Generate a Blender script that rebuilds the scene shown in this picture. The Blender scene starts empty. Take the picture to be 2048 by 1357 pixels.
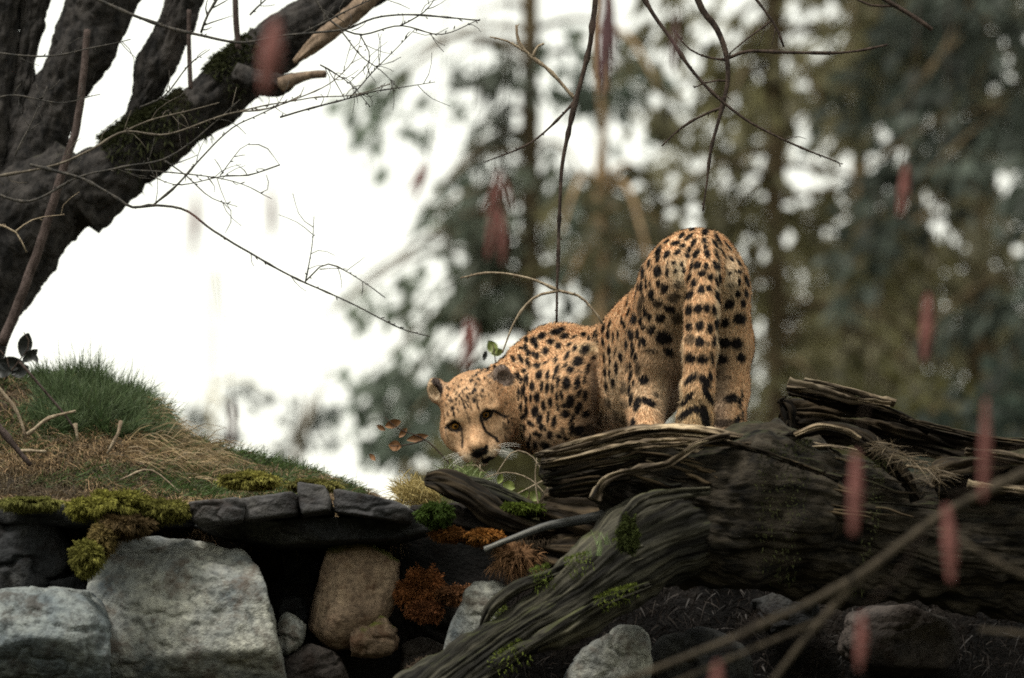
import bpy, bmesh, math
import numpy as np
from mathutils import Vector, noise as mnoise
rng = np.random.default_rng(7)
C = bpy.context.scene.collection
SC = bpy.context.scene

# ------------------------------------------------------------------ camera, sky, sun, exposure
TILT = math.radians(5.5); CAMZ = 1.6; FOC = 180.0; FD = 12.0
cam_d = bpy.data.cameras.new('camera'); cam = bpy.data.objects.new('camera', cam_d); C.objects.link(cam)
cam.location = (0, 0, CAMZ); cam.rotation_euler = (math.pi/2 + TILT, 0, 0)
cam_d.lens = FOC; cam_d.sensor_width = 36; cam_d.clip_start = 0.1; cam_d.clip_end = 3000
cam_d.dof.use_dof = True; cam_d.dof.focus_distance = 12.0; cam_d.dof.aperture_fstop = 3.6
SC.camera = cam
SUN_ELEV, SUN_AZ = math.radians(63), math.radians(228)     # azimuth clockwise from +Y
world = bpy.data.worlds.new('World'); SC.world = world; world.use_nodes = True
nt = world.node_tree; nt.nodes.clear()
out = nt.nodes.new('ShaderNodeOutputWorld'); bg = nt.nodes.new('ShaderNodeBackground'); bg.inputs[1].default_value = 0.105
sky = nt.nodes.new('ShaderNodeTexSky'); sky.sky_type = 'NISHITA'; sky.sun_disc = False
sky.sun_elevation = SUN_ELEV; sky.sun_rotation = SUN_AZ
tc = nt.nodes.new('ShaderNodeTexCoord'); nz = nt.nodes.new('ShaderNodeTexNoise'); nz.inputs['Scale'].default_value = 3.0; nz.inputs['Detail'].default_value = 3
ramp = nt.nodes.new('ShaderNodeValToRGB')
ramp.color_ramp.elements[0].position = 0.3; ramp.color_ramp.elements[0].color = (8.0, 8.1, 7.2, 1)
ramp.color_ramp.elements[1].position = 0.62; ramp.color_ramp.elements[1].color = (10.9, 10.8, 9.4, 1)
mix = nt.nodes.new('ShaderNodeMix'); mix.data_type = 'RGBA'; mix.inputs[0].default_value = 0.93
nt.links.new(tc.outputs['Generated'], nz.inputs['Vector']); nt.links.new(nz.outputs[0], ramp.inputs[0])
nt.links.new(sky.outputs[0], mix.inputs[6]); nt.links.new(ramp.outputs[0], mix.inputs[7])
nt.links.new(mix.outputs[2], bg.inputs[0]); nt.links.new(bg.outputs[0], out.inputs[0])
sun_d = bpy.data.lights.new('sun', 'SUN'); sun_d.energy = 3.6; sun_d.angle = math.radians(18); sun_d.color = (1, .95, .86)
sun = bpy.data.objects.new('sun', sun_d); C.objects.link(sun)
sd = Vector((math.sin(SUN_AZ)*math.cos(SUN_ELEV), math.cos(SUN_AZ)*math.cos(SUN_ELEV), math.sin(SUN_ELEV)))
sun.rotation_euler = sd.to_track_quat('Z', 'Y').to_euler(); sun.location = (0, 0, 30)
SC.view_settings.view_transform = 'Standard'; SC.view_settings.look = 'None'
SC.view_settings.exposure = 0.5; SC.view_settings.gamma = 1
SC.cycles.use_denoising = False; SC.cycles.filter_width = 1.8; SC.cycles.max_bounces = 6; SC.cycles.transparent_max_bounces = 6

# ------------------------------------------------------------------ helpers
K = 36/FOC/2048
ct, st = math.cos(TILT), math.sin(TILT)
def W(px, py, Y=12.0):
    """world point on the line of sight of a photo pixel, at depth Y"""
    x = (np.asarray(px, float)-1024)*K; y = -(np.asarray(py, float)-678.5)*K
    dy = ct - y*st; dz = st + y*ct
    s = np.asarray(Y, float)/dy
    x, s, dz, Yb = np.broadcast_arrays(x*s, s, dz, np.asarray(Y, float))
    return np.stack([x, Yb, CAMZ + dz*s], -1)
def PX(P):
    x = P[..., 0]; y = P[..., 1]; z = P[..., 2]-CAMZ
    f = y*ct + z*st; u = -y*st + z*ct
    return 1024 + x/f/K, 678.5 - u/f/K
def R_(rpx, Y=12.0): return np.asarray(rpx)*K*Y
def link(o, parent=None):
    C.objects.link(o)
    if parent: o.parent = parent
    return o
def tag(o, label=None, cat=None, group=None, kind=None):
    if label: o['label'] = label
    if cat: o['category'] = cat
    if group: o['group'] = group
    if kind: o['kind'] = kind
    return o
def thing(name, loc, label, cat, group=None):
    o = bpy.data.objects.new(name, None); o.location = [float(v) for v in loc]; o.empty_display_size = .05; C.objects.link(o)
    return tag(o, label, cat, group)
def mk(name, V, F, mat, parent=None, origin=None, smooth=True, col=None, uv=None, flat_loops=None):
    """V (n,3) world points; F (m,k) int array or list of such arrays"""
    V = np.asarray(V, np.float64)
    L = np.array(parent.location) if parent is not None and parent.type == 'EMPTY' else (np.array(parent['_o']) if parent is not None else (np.array(origin) if origin is not None else np.zeros(3)))
    if not isinstance(F, list): F = [F]
    F = [np.asarray(f, np.int32) for f in F if len(f)]
    me = bpy.data.meshes.new(name)
    me.vertices.add(len(V)); me.vertices.foreach_set('co', (V-L).astype(np.float32).ravel())
    li = np.concatenate([f.ravel() for f in F]); cnt = np.concatenate([np.full(len(f), f.shape[1], np.int32) for f in F])
    me.loops.add(len(li)); me.loops.foreach_set('vertex_index', li)
    me.polygons.add(len(cnt)); me.polygons.foreach_set('loop_start', np.concatenate([[0], np.cumsum(cnt)[:-1]]).astype(np.int32))
    me.update(calc_edges=True); me.validate()
    if smooth: me.polygons.foreach_set('use_smooth', np.ones(len(me.polygons), bool))
    if col is not None:
        c = np.ones((len(V), 4), np.float32); c[:, :3] = col
        a = me.color_attributes.new('Col', 'FLOAT_COLOR', 'POINT'); a.data.foreach_set('color', c.ravel())
    if uv is not None:
        a = me.attributes.new('grain', 'FLOAT_VECTOR', 'POINT'); a.data.foreach_set('vector', np.asarray(uv, np.float32).ravel())
    o = bpy.data.objects.new(name, me); me.materials.append(mat)
    if parent is None: o.location = [float(v) for v in L]
    o['_o'] = [float(v) for v in L]
    return link(o, parent)
def vhash(ix, iy, iz):
    h = (ix.astype(np.uint32)*np.uint32(374761393) + iy.astype(np.uint32)*np.uint32(668265263) + iz.astype(np.uint32)*np.uint32(2246822519))
    h = (h ^ (h >> np.uint32(13)))*np.uint32(1274126177); h ^= h >> np.uint32(16)
    return h.astype(np.float32)/4294967295.0
def vnoise(P):
    with np.errstate(over='ignore'):
        i = np.floor(P).astype(np.int64); f = (P-i); u = f*f*(3-2*f)
        i = i + 100000
        r = 0
        for a in (0, 1):
            for b in (0, 1):
                for c in (0, 1):
                    w = (u[:, 0] if a else 1-u[:, 0])*(u[:, 1] if b else 1-u[:, 1])*(u[:, 2] if c else 1-u[:, 2])
                    r = r + w*vhash(i[:, 0]+a, i[:, 1]+b, i[:, 2]+c)
    return r*2-1
def fbm(P, o=4, g=.5):
    P = np.asarray(P, float); s = 0; a = 1; t = 0
    for k in range(o):
        s = s + a*vnoise(P + 17.3*k); t += a; a *= g; P = P*2.03
    return s/t

# ------------------------------------------------------------------ materials
def nodes_of(m):
    m.use_nodes = True; t = m.node_tree; b_ = t.nodes['Principled BSDF']; b_.inputs['Specular IOR Level'].default_value = .14; return t, b_
def N(t, kind, **kw):
    n = t.nodes.new(kind)
    for k, v in kw.items(): setattr(n, k, v)
    return n
def ramp_node(t, src, stops):
    r = N(t, 'ShaderNodeValToRGB'); e = r.color_ramp.elements
    while len(e) < len(stops): e.new(.5)
    for el, (p, c) in zip(e, stops): el.position = p; el.color = (*c, 1) if len(c) == 3 else c
    t.links.new(src, r.inputs[0]); return r
def tex(t, vec, scale, detail=6, rough=.6, kind='ShaderNodeTexNoise'):
    n = N(t, kind); n.inputs['Scale'].default_value = scale
    if 'Detail' in n.inputs: n.inputs['Detail'].default_value = detail
    if kind == 'ShaderNodeTexNoise': n.inputs['Roughness'].default_value = rough
    if vec is not None: t.links.new(vec, n.inputs['Vector'])
    return n
def mixc(t, fac, a, b, mode='MIX'):
    m = N(t, 'ShaderNodeMix', data_type='RGBA', blend_type=mode)
    for s, i in ((fac, 0), (a, 6), (b, 7)):
        if hasattr(s, 'is_output'): t.links.new(s, m.inputs[i])
        elif i == 0: m.inputs[0].default_value = s
        else: m.inputs[i].default_value = (*s, 1)
    return m.outputs[2]
def bump(t, bs, h, strength, dist=.01):
    b = N(t, 'ShaderNodeBump'); b.inputs['Strength'].default_value = strength; b.inputs['Distance'].default_value = dist
    t.links.new(h, b.inputs['Height']); t.links.new(b.outputs[0], bs.inputs['Normal'])
def math_(t, op, a, b=None):
    m = N(t, 'ShaderNodeMath', operation=op)
    for s, i in ((a, 0), (b, 1)):
        if s is None: continue
        if hasattr(s, 'is_output'): t.links.new(s, m.inputs[i])
        else: m.inputs[i].default_value = s
    return m.outputs[0]
def moss_top(t, col, lo=.55, hi=.8, c=(.10, .12, .018), nscale=9):
    g = N(t, 'ShaderNodeNewGeometry'); sp = N(t, 'ShaderNodeSeparateXYZ'); t.links.new(g.outputs['Normal'], sp.inputs[0])
    n = tex(t, g.outputs['Position'], nscale, 5)
    s = math_(t, 'ADD', math_(t, 'MULTIPLY', sp.outputs[2], .5), math_(t, 'MULTIPLY', n.outputs[0], .7))
    r = ramp_node(t, s, [(lo, (0, 0, 0)), (hi, (1, 1, 1))])
    return mixc(t, r.outputs[0], col, c)
def rock_mat(name, base, dark, light, moss=None, speck=1.0, scale=1.0):
    m = bpy.data.materials.new(name); t, bs = nodes_of(m); bs.inputs['Roughness'].default_value = .85
    g = N(t, 'ShaderNodeNewGeometry'); P = g.outputs['Position']
    a = tex(t, P, 5*scale, 8, .65); b = tex(t, P, 60*scale, 3, .7); c = tex(t, P, 14*scale, 6, .7)
    col = ramp_node(t, a.outputs[0], [(.36, dark), (.48, base), (.62, light)]).outputs[0]
    sp = ramp_node(t, b.outputs[0], [(.36, (.25, .25, .25)), (.5, (1, 1, 1)), (.66, (1.5, 1.5, 1.45))]).outputs[0]
    col = mixc(t, .55*speck, col, sp, 'MULTIPLY')
    st_ = ramp_node(t, c.outputs[0], [(.52, (0, 0, 0)), (.64, (.75, .75, .75))]).outputs[0]
    col = mixc(t, st_, col, tuple(x*.4 for x in (base[0]*1.15, base[1]*.85, base[2]*.7)))
    if moss: col = moss_top(t, col, *moss)
    t.links.new(col, bs.inputs['Base Color'])
    h = math_(t, 'ADD', math_(t, 'MULTIPLY', b.outputs[0], .4), c.outputs[0]); bump(t, bs, h, .7, .02)
    return m
def wood_mat(name, dark, mid, light, gs=1.0, moss=None, rough=.8, bs_=.9, relief=.5):
    m = bpy.data.materials.new(name); t, bs = nodes_of(m); bs.inputs['Roughness'].default_value = rough
    at = N(t, 'ShaderNodeAttribute', attribute_name='grain'); mp = N(t, 'ShaderNodeMapping'); mp.inputs['Scale'].default_value = (3*gs, 46*gs, 46*gs)
    t.links.new(at.outputs['Vector'], mp.inputs[0])
    a = tex(t, mp.outputs[0], 1.0, 7, .65)
    g = N(t, 'ShaderNodeNewGeometry'); b = tex(t, g.outputs['Position'], 7, 5, .6)
    cr = ramp_node(t, a.outputs[0], [(.36, dark), (.5, mid), (.66, light)]).outputs[0]
    bl = ramp_node(t, b.outputs[0], [(.35, (.45, .45, .45)), (.62, (1.25, 1.2, 1.1))]).outputs[0]
    col = mixc(t, .8, cr, bl, 'MULTIPLY')
    at2 = N(t, 'ShaderNodeAttribute', attribute_name='Col')       # wear: raised fibres are bleached, cracks stay dark
    col = mixc(t, relief, col, at2.outputs['Color'], 'MULTIPLY')
    if moss: col = moss_top(t, col, *moss)
    t.links.new(col, bs.inputs['Base Color']); bump(t, bs, a.outputs[0], bs_, .012)
    return m
def col_mat(name, rough=.7, sub=0, trans=0, gloss=.3):
    m = bpy.data.materials.new(name); t, bs = nodes_of(m); bs.inputs['Roughness'].default_value = rough
    bs.inputs['Specular IOR Level'].default_value = gloss
    at = N(t, 'ShaderNodeAttribute', attribute_name='Col')
    g = N(t, 'ShaderNodeNewGeometry'); n = tex(t, g.outputs['Position'], 90, 3)
    v = ramp_node(t, n.outputs[0], [(.3, (.82, .82, .82)), (.7, (1.12, 1.12, 1.12))]).outputs[0]
    col = mixc(t, .8, at.outputs['Color'], v, 'MULTIPLY')
    t.links.new(col, bs.inputs['Base Color'])
    if trans:
        tr = N(t, 'ShaderNodeBsdfTranslucent'); ms = N(t, 'ShaderNodeMixShader'); ms.inputs[0].default_value = trans
        t.links.new(col, tr.inputs[0]); t.links.new(bs.outputs[0], ms.inputs[1]); t.links.new(tr.outputs[0], ms.inputs[2])
        t.links.new(ms.outputs[0], t.nodes['Material Output'].inputs[0])
    return m
def bark_mat(name, c1, c2, scale=20, moss=None, stretch=(1, 1, .35)):
    m = bpy.data.materials.new(name); t, bs = nodes_of(m); bs.inputs['Roughness'].default_value = .9
    g = N(t, 'ShaderNodeNewGeometry'); mp = N(t, 'ShaderNodeMapping'); mp.inputs['Scale'].default_value = stretch
    t.links.new(g.outputs['Position'], mp.inputs[0])
    a = tex(t, mp.outputs[0], scale, 6, .7)
    col = ramp_node(t, a.outputs[0], [(.38, c1), (.62, c2)]).outputs[0]
    if moss: col = moss_top(t, col, *moss)
    t.links.new(col, bs.inputs['Base Color']); bump(t, bs, a.outputs[0], .8, .02)
    return m
def plain(name, c, rough=.5, spec=.5):
    m = bpy.data.materials.new(name); t, bs = nodes_of(m); bs.inputs['Roughness'].default_value = rough; bs.inputs['Specular IOR Level'].default_value = spec
    g = N(t, 'ShaderNodeNewGeometry'); n = tex(t, g.outputs['Position'], 40, 3)
    t.links.new(ramp_node(t, n.outputs[0], [(.3, tuple(x*.75 for x in c)), (.7, tuple(x*1.2 for x in c))]).outputs[0], bs.inputs['Base Color'])
    return m
M = {}
M['granite'] = rock_mat('pale_granite', (.165, .172, .165), (.075, .088, .096), (.26, .26, .23))
M['granite_dim'] = rock_mat('blue_grey_granite', (.085, .1, .108), (.04, .05, .057), (.145, .158, .155))
M['dark_rock'] = rock_mat('very_dark_rock', (.02, .021, .023), (.009, .010, .011), (.04, .04, .038))  # very dark base tone throughout
M['slab'] = rock_mat('slate_slab', (.045, .044, .046), (.024, .024, .026), (.065, .062, .06), None, .5)
M['brown_rock'] = rock_mat('brown_mossy_rock', (.19, .135, .095), (.09, .065, .045), (.27, .2, .14), (.60, .84, (.13, .15, .025)))
M['earth'] = rock_mat('shade_dark_earth', (.009, .008, .008), (.004, .004, .004), (.02, .016, .013))  # near-black soil, the darkness of the hollow is put into its colour
M['mound'] = rock_mat('mound_soil', (.035, .026, .018), (.015, .012, .009), (.07, .05, .03))
M['forest_floor'] = rock_mat('forest_floor', (.05, .05, .025), (.03, .028, .018), (.08, .08, .035), None, .5, .1)
M['weathered'] = wood_mat('weathered_wood', (.010, .008, .006), (.13, .10, .07), (.46, .38, .27), 1.6)
M['rotten'] = wood_mat('rotten_dark_wood', (.004, .003, .002), (.022, .016, .010), (.075, .055, .033), 1.4, (.74, 1.1, (.03, .034, .012)), .8, .6)
M['root'] = wood_mat('mossy_root_wood', (.006, .0055, .005), (.030, .029, .023), (.095, .09, .068), 1.3, (.68, 1.0, (.05, .058, .016)))
M['old_log'] = bark_mat('old_log_flank', (.005, .0045, .004), (.040, .033, .024), 30, (.72, 1.05, (.028, .032, .010)), (.3, 1, 1))
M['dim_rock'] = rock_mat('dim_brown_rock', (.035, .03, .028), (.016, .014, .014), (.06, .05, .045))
M['stick'] = wood_mat('grey_stick_wood', (.03, .032, .034), (.09, .095, .1), (.2, .2, .19), 1.5)
M['bark'] = bark_mat('dark_mossy_bark', (.010, .0096, .0098), (.040, .036, .034), 34, (.78, 1.05, (.03, .034, .012)))
M['peeled'] = bark_mat('peeled_limb_wood', (.09, .066, .05), (.24, .175, .125), 30)
M['twig'] = bark_mat('twig_bark', (.022, .016, .014), (.07, .05, .04), 60)
M['twig_pale'] = bark_mat('pale_twig_bark', (.16, .12, .085), (.34, .28, .2), 60)
M['twig_grey'] = bark_mat('grey_twig_bark', (.07, .06, .05), (.17, .145, .115), 60)
M['twig_blue'] = bark_mat('thin_twig_bark', (.03, .03, .03), (.09, .08, .07), 60)
M['vine'] = bark_mat('vine_bark', (.035, .025, .022), (.08, .06, .055), 60)
M['fg_twig'] = bark_mat('olive_twig_bark', (.022, .018, .013), (.07, .056, .04), 50)
M['conifer_bark'] = bark_mat('conifer_bark', (.045, .035, .022), (.12, .09, .05), 9, None, (1, 1, .2))
M['tan_bark'] = bark_mat('tan_conifer_bark', (.12, .08, .045), (.26, .18, .1), 9, None, (1, 1, .2))
M['pale_bark'] = bark_mat('pale_bark', (.4, .36, .26), (.6, .55, .42), 9)
M['leafy'] = col_mat('foliage', .6, trans=.6)
M['grass'] = col_mat('grass_blades', .6, trans=.3)
M['moss'] = col_mat('moss_tufts', .9, trans=.2, gloss=.1)
M['fur'] = col_mat('spotted_coat', .75, gloss=.15)
M['catkin'] = plain('red_brown_catkin', (.13, .045, .038), .9)
M['purple_catkin'] = plain('purple_brown_catkin', (.075, .035, .04), .9)
M['black'] = plain('wet_black_skin', (.009, .008, .008), .3)
M['white'] = plain('white_whisker', (.7, .68, .62), .5)
M['leaf_brown'] = plain('withered_leaf', (.17, .08, .03), .7)
M['leaf_green'] = plain('yellow_green_leaf', (.15, .18, .045), .6)
M['leaf_dark'] = plain('dark_ivy_leaf', (.01, .012, .012), .5)

# ------------------------------------------------------------------ shape builders
def crom(P, n):
    """resample control rows (k,d) with a centripetal-ish Catmull-Rom, n points"""
    P = np.asarray(P, float)
    if len(P) == 2: t = np.linspace(0, 1, n)[:, None]; return P[0]*(1-t)+P[1]*t
    Q = np.vstack([2*P[0]-P[1], P, 2*P[-1]-P[-2]]); L = np.concatenate([[0], np.cumsum(np.linalg.norm(np.diff(P[:, :3], axis=0), axis=1))])
    s = np.linspace(0, L[-1], n); k = np.clip(np.searchsorted(L, s, 'right')-1, 0, len(P)-2); t = ((s-L[k])/(L[k+1]-L[k]+1e-9))[:, None]
    a, b, c, d = Q[k], Q[k+1], Q[k+2], Q[k+3]
    return .5*((2*b)+(-a+c)*t+(2*a-5*b+4*c-d)*t*t+(-a+3*b-3*c+d)*t**3)
def tube_geo(path, rad, seg=12, n=None, disp=None, squash=None, twist=0):
    """swept tube; path (k,3), rad (k,). disp(s, th, P)-> radial offset factor in metres"""
    A = np.hstack([np.asarray(path, float), np.asarray(rad, float)[:, None]])
    n = n or max(2, len(A)); Q = crom(A, n) if n != len(A) or len(A) > 2 else A
    p = Q[:, :3]; r = np.maximum(Q[:, 3], 1e-4)
    T = np.gradient(p, axis=0); T /= np.linalg.norm(T, axis=1)[:, None]+1e-12
    up = np.array([0, 1., 0]) if abs(T[0] @ np.array([0, 1., 0])) < .9 else np.array([0, 0, 1.])
    Nn = np.zeros_like(p); v = up - T[0]*(up @ T[0]); Nn[0] = v/np.linalg.norm(v)
    for i in range(1, n):
        v = Nn[i-1] - T[i]*(Nn[i-1] @ T[i]); Nn[i] = v/(np.linalg.norm(v)+1e-12)
    B = np.cross(T, Nn)
    th = np.linspace(0, 2*np.pi, seg, endpoint=False)
    s = np.concatenate([[0], np.cumsum(np.linalg.norm(np.diff(p, axis=0), axis=1))])
    TH, S = np.meshgrid(th, s); D = Nn[:, None]*np.cos(TH)[..., None] + B[:, None]*np.sin(TH)[..., None]
    rr = np.repeat(r[:, None], seg, 1); P0 = p[:, None]+D*rr[..., None]
    dsp = np.zeros_like(rr)
    if disp is not None:
        dsp = disp(S.ravel(), TH.ravel(), P0.reshape(-1, 3), rr.ravel()).reshape(rr.shape); rr = rr + dsp
    Vv = p[:, None]+D*rr[..., None]
    if squash is not None: Vv = p[:, None] + (Vv-p[:, None])*np.array(squash)
    V = Vv.reshape(-1, 3)
    i = np.arange(n-1)[:, None]*seg; j = np.arange(seg)[None]; j2 = (j+1) % seg
    F = np.stack([i+j, i+j2, i+seg+j2, i+seg+j], -1).reshape(-1, 4)
    a, b = len(V), len(V)+1
    V = np.vstack([V, p[0]-T[0]*r[0]*.3, p[-1]+T[-1]*r[-1]*.3])
    jj = np.arange(seg); F3 = np.vstack([np.stack([np.full(seg, a), (jj+1) % seg, jj], -1), np.stack([np.full(seg, b), (n-1)*seg+jj, (n-1)*seg+(jj+1) % seg], -1)])
    uv = np.stack([S.ravel(), np.cos(TH).ravel()*r.mean(), np.sin(TH).ravel()*r.mean()], -1); uv = np.vstack([uv, [0, 0, 0], [s[-1], 0, 0]])
    dv = np.concatenate([dsp.ravel()/(r.mean()+1e-9), [0, 0]])
    return V, F, F3, uv, dv
def join(geos):
    Vs, F4, F3, uv, dv, o = [], [], [], [], [], 0
    for g in geos:
        Vs.append(g[0]); F4.append(g[1]+o); F3.append(g[2]+o); uv.append(g[3]); dv.append(g[4]); o += len(g[0])
    return np.vstack(Vs), np.vstack(F4), np.vstack(F3), np.vstack(uv), np.concatenate(dv)
def geo_obj(name, g, mat, parent=None, origin=None, wear=4.0):
    c = np.clip(.75+g[4]*wear, .12, 1.5)[:, None]*np.ones(3)
    return mk(name, g[0], [g[1], g[2]], mat, parent, origin, col=c, uv=g[3])
def px_path(pts, Y):
    """pts rows (px,py) or (px,py,dY)"""
    return np.array([W(p[0], p[1], Y+(p[2] if len(p) > 2 else 0)) for p in pts])
def twig_geo(pts, Y, r0, r1, seg=6, jit=.35, knots=True, step=.018):
    P = px_path(pts, Y); L = np.linalg.norm(np.diff(P, axis=0), axis=1).sum(); n = max(4, int(L/step))
    Q = crom(P, n); t = np.linspace(0, 1, n)
    Q = Q + np.stack([fbm(np.stack([t*n*.22+k*9.1+pts[0][0], t*0+k, t*0], -1), 2) for k in range(3)], -1)*R_(jit*7, Y)*np.minimum(1, t*8)[:, None]
    r = R_(r0+(r1-r0)*t, Y)
    if knots:
        kk = rng.random(n) < .13; r = r*np.where(kk, 1.45, 1)
    return tube_geo(Q, r, seg, n=len(Q))
def plant_twigs(name, lst, Y, mat, label, cat, group=None, extra=0, seed=1, part='twig', main='stem'):
    """lst of (pts, r0, r1[, material]); first is the main stem; extra random side shoots"""
    rg = np.random.default_rng(seed)
    root = thing(name, W(lst[0][0][0][0], lst[0][0][0][1], Y), label, cat, group)
    for k, it in enumerate(lst):
        pts, r0, r1 = it[:3]; geos = [twig_geo(pts, Y, r0, r1)]
        for i in range(len(pts)-1):
            x0, y0 = pts[i]; x1, y1 = pts[i+1]; L_ = math.hypot(x1-x0, y1-y0)
            for e in range(int(L_/26)):
                f = rg.random(); a = math.atan2(y1-y0, x1-x0)+rg.choice([-1, 1])*rg.uniform(.3, 1); l = rg.uniform(3, 9); xa, ya = x0+(x1-x0)*f, y0+(y1-y0)*f
                geos.append(tube_geo(px_path([(xa, ya), (xa+l*.6*math.cos(a), ya+l*.6*math.sin(a)), (xa+l*math.cos(a), ya+l*math.sin(a))], Y+rg.uniform(-.003, .003)), R_(np.array([.9, 1.3, .4]), Y), 5, 4))
        for e in range(extra):
            i = rg.integers(0, len(pts)-1); f = rg.random(); x0 = pts[i][0]*(1-f)+pts[i+1][0]*f; y0 = pts[i][1]*(1-f)+pts[i+1][1]*f
            a = math.atan2(pts[i+1][1]-pts[i][1], pts[i+1][0]-pts[i][0]) + rg.choice([-1, 1])*rg.uniform(.4, 1.1); l = rg.uniform(15, 75)
            q = [(x0, y0), (x0+l*.5*math.cos(a), y0+l*.5*math.sin(a)), (x0+l*math.cos(a+.3*rg.normal()), y0+l*math.sin(a+.3*rg.normal()))]
            geos.append(twig_geo(q, Y, max(r1*.8, .9), .55, 5, .2))
        geo_obj(main if k == 0 else part, join(geos), it[3] if len(it) > 3 else mat, root)
    return root
def blades(name, R, D, Ln, Wd, droop, col, mat, parent=None, kind='stuff', label=None, cat=None, origin=None, tipcol=None):
    """curved grass blades: 7 verts, 5 faces each"""
    n = len(R); D = D/np.linalg.norm(D, axis=1)[:, None]
    S = np.cross(D, rng.normal(size=(n, 3))); S /= np.linalg.norm(S, axis=1)[:, None]+1e-9
    V = np.zeros((n, 7, 3)); g = np.array([0, 0, -1.])
    for k, f in enumerate((0, .4, .75, 1)):
        p = R + D*(Ln*f)[:, None] + g*(droop*Ln*f*f)[:, None]
        w = (Wd*(1, .85, .5, 0)[k])[:, None]
        if k < 3: V[:, 2*k] = p-S*w/2; V[:, 2*k+1] = p+S*w/2
        else: V[:, 6] = p
    b = (np.arange(n)*7)[:, None]
    F4 = np.concatenate([b+[0, 1, 3, 2], b+[2, 3, 5, 4]]); F3 = b+[4, 5, 6]
    cc = np.repeat(col[:, None], 7, 1)
    if tipcol is not None: cc[:, 4:] = tipcol[:, None]
    o = mk(name, V.reshape(-1, 3), [F4, F3], mat, parent, origin, col=cc.reshape(-1, 3))
    return tag(o, label, cat, None, kind)
_ico = {}
def ico(n):
    if n not in _ico:
        bm = bmesh.new(); bmesh.ops.create_icosphere(bm, subdivisions=n, radius=1)
        V = np.array([v.co[:] for v in bm.verts]); F = np.array([[v.index for v in f.verts] for f in bm.faces]); bm.free(); _ico[n] = (V, F)
    return _ico[n]
def rock(name, pts, Y, depth, mat, label=None, cat=None, sub=5, p=12, rough=.012, seed=0, bevel=.45, fronts=5, parent=None, group=None, kind=None, planes=(), chips=12):
    """a faceted stone whose outline follows photo pixels, with its own depth"""
    rg = np.random.default_rng(seed+101); pts = np.array(pts, float); c2 = pts.mean(0)
    Pw = W(pts[:, 0], pts[:, 1], Y); c = W(c2[0], c2[1], Y) + np.array([0, depth*.1, 0])
    ns, hs = [], []
    m = len(pts)
    for i in range(m):
        a, b = Pw[i], Pw[(i+1) % m]; e = b-a; nn = np.array([e[2], 0, -e[0]]); nn /= np.linalg.norm(nn)+1e-9
        if nn @ ((a+b)/2-c) < 0: nn = -nn
        h0 = nn @ ((a+b)/2-c)
        n1 = nn.copy(); n1[1] = rg.uniform(-.15, .15)*(.15 if bevel < .25 else 1); ns.append(n1/np.linalg.norm(n1)); hs.append(h0/np.linalg.norm(n1))
        n2 = nn.copy(); n2[1] = -rg.uniform(.5, 1.2); L2 = np.linalg.norm(n2); ns.append(n2/L2); hs.append((h0+depth*.5*abs(n2[1]))/L2*(1-bevel*.35))
        n3 = nn.copy(); n3[1] = rg.uniform(.6, 1.2); L2 = np.linalg.norm(n3); ns.append(n3/L2); hs.append((h0+depth*.5*abs(n3[1]))/L2*.85)
    for k in range(fronts):
        f = np.array([rg.normal()*.4, -1, rg.normal()*.35+.15]); L2 = np.linalg.norm(f); ns.append(f/L2); hs.append(depth*.5*rg.uniform(.85, 1.05))
    ns.append(np.array([0, 1., 0])); hs.append(depth*.5)
    for (nv, qx, qy, qd) in planes:
        nv = np.array(nv, float); nv /= np.linalg.norm(nv); ns.append(nv); hs.append(nv @ (W(qx, qy, Y-depth*qd)-c))
    ns, hs = np.array(ns), np.maximum(np.array(hs), .004)
    for k in range(chips):
        d = np.array([rg.normal()*.5, -1, rg.normal()*.5]); d *= [np.ptp(Pw[:, 0]), depth, np.ptp(Pw[:, 2])]; d /= np.linalg.norm(d); q = np.maximum(ns @ d/hs, 0); rr_ = 1/q.max(); nn = d+rg.normal(size=3)*.3+np.array([0, -.4, 0]); nn /= np.linalg.norm(nn); ns = np.vstack([ns, nn]); hs = np.append(hs, max((nn @ d)*rr_*rg.uniform(.93, 1.0), .004))
    V, F = ico(sub)
    sc = np.array([np.ptp(Pw[:, 0])/2, depth/2, np.ptp(Pw[:, 2])/2]); D = V*sc; D /= np.linalg.norm(D, axis=1)[:, None]
    q = np.maximum(D @ ns.T/hs, 0); r = 1/((q**p).sum(1)**(1/p))
    Q = c + D*r[:, None]
    size = float(sc.max()); f1 = fbm((Q+seed*3.1)*4/size*.5, 4); f2 = fbm((Q+seed)*26, 4); rid = 1-np.abs(fbm((Q+seed*1.7)*7, 3))*2
    f3 = 1-np.abs(fbm((Q+seed*.7)*np.array([9, 9, 16]), 3))*3; Q = Q + D*((f1*.028*size) + rough*f2 - rough*1.2*np.clip(f3-.7, 0, 1)/.3 + np.clip(rid-.75, 0, 1)[:, None].ravel()*-rough*2.4)[:, None]
    o = mk(name, Q, F, mat, parent, None if parent else c-np.array([0, 0, sc[2]]))
    return tag(o, label, cat, group, kind)

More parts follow.
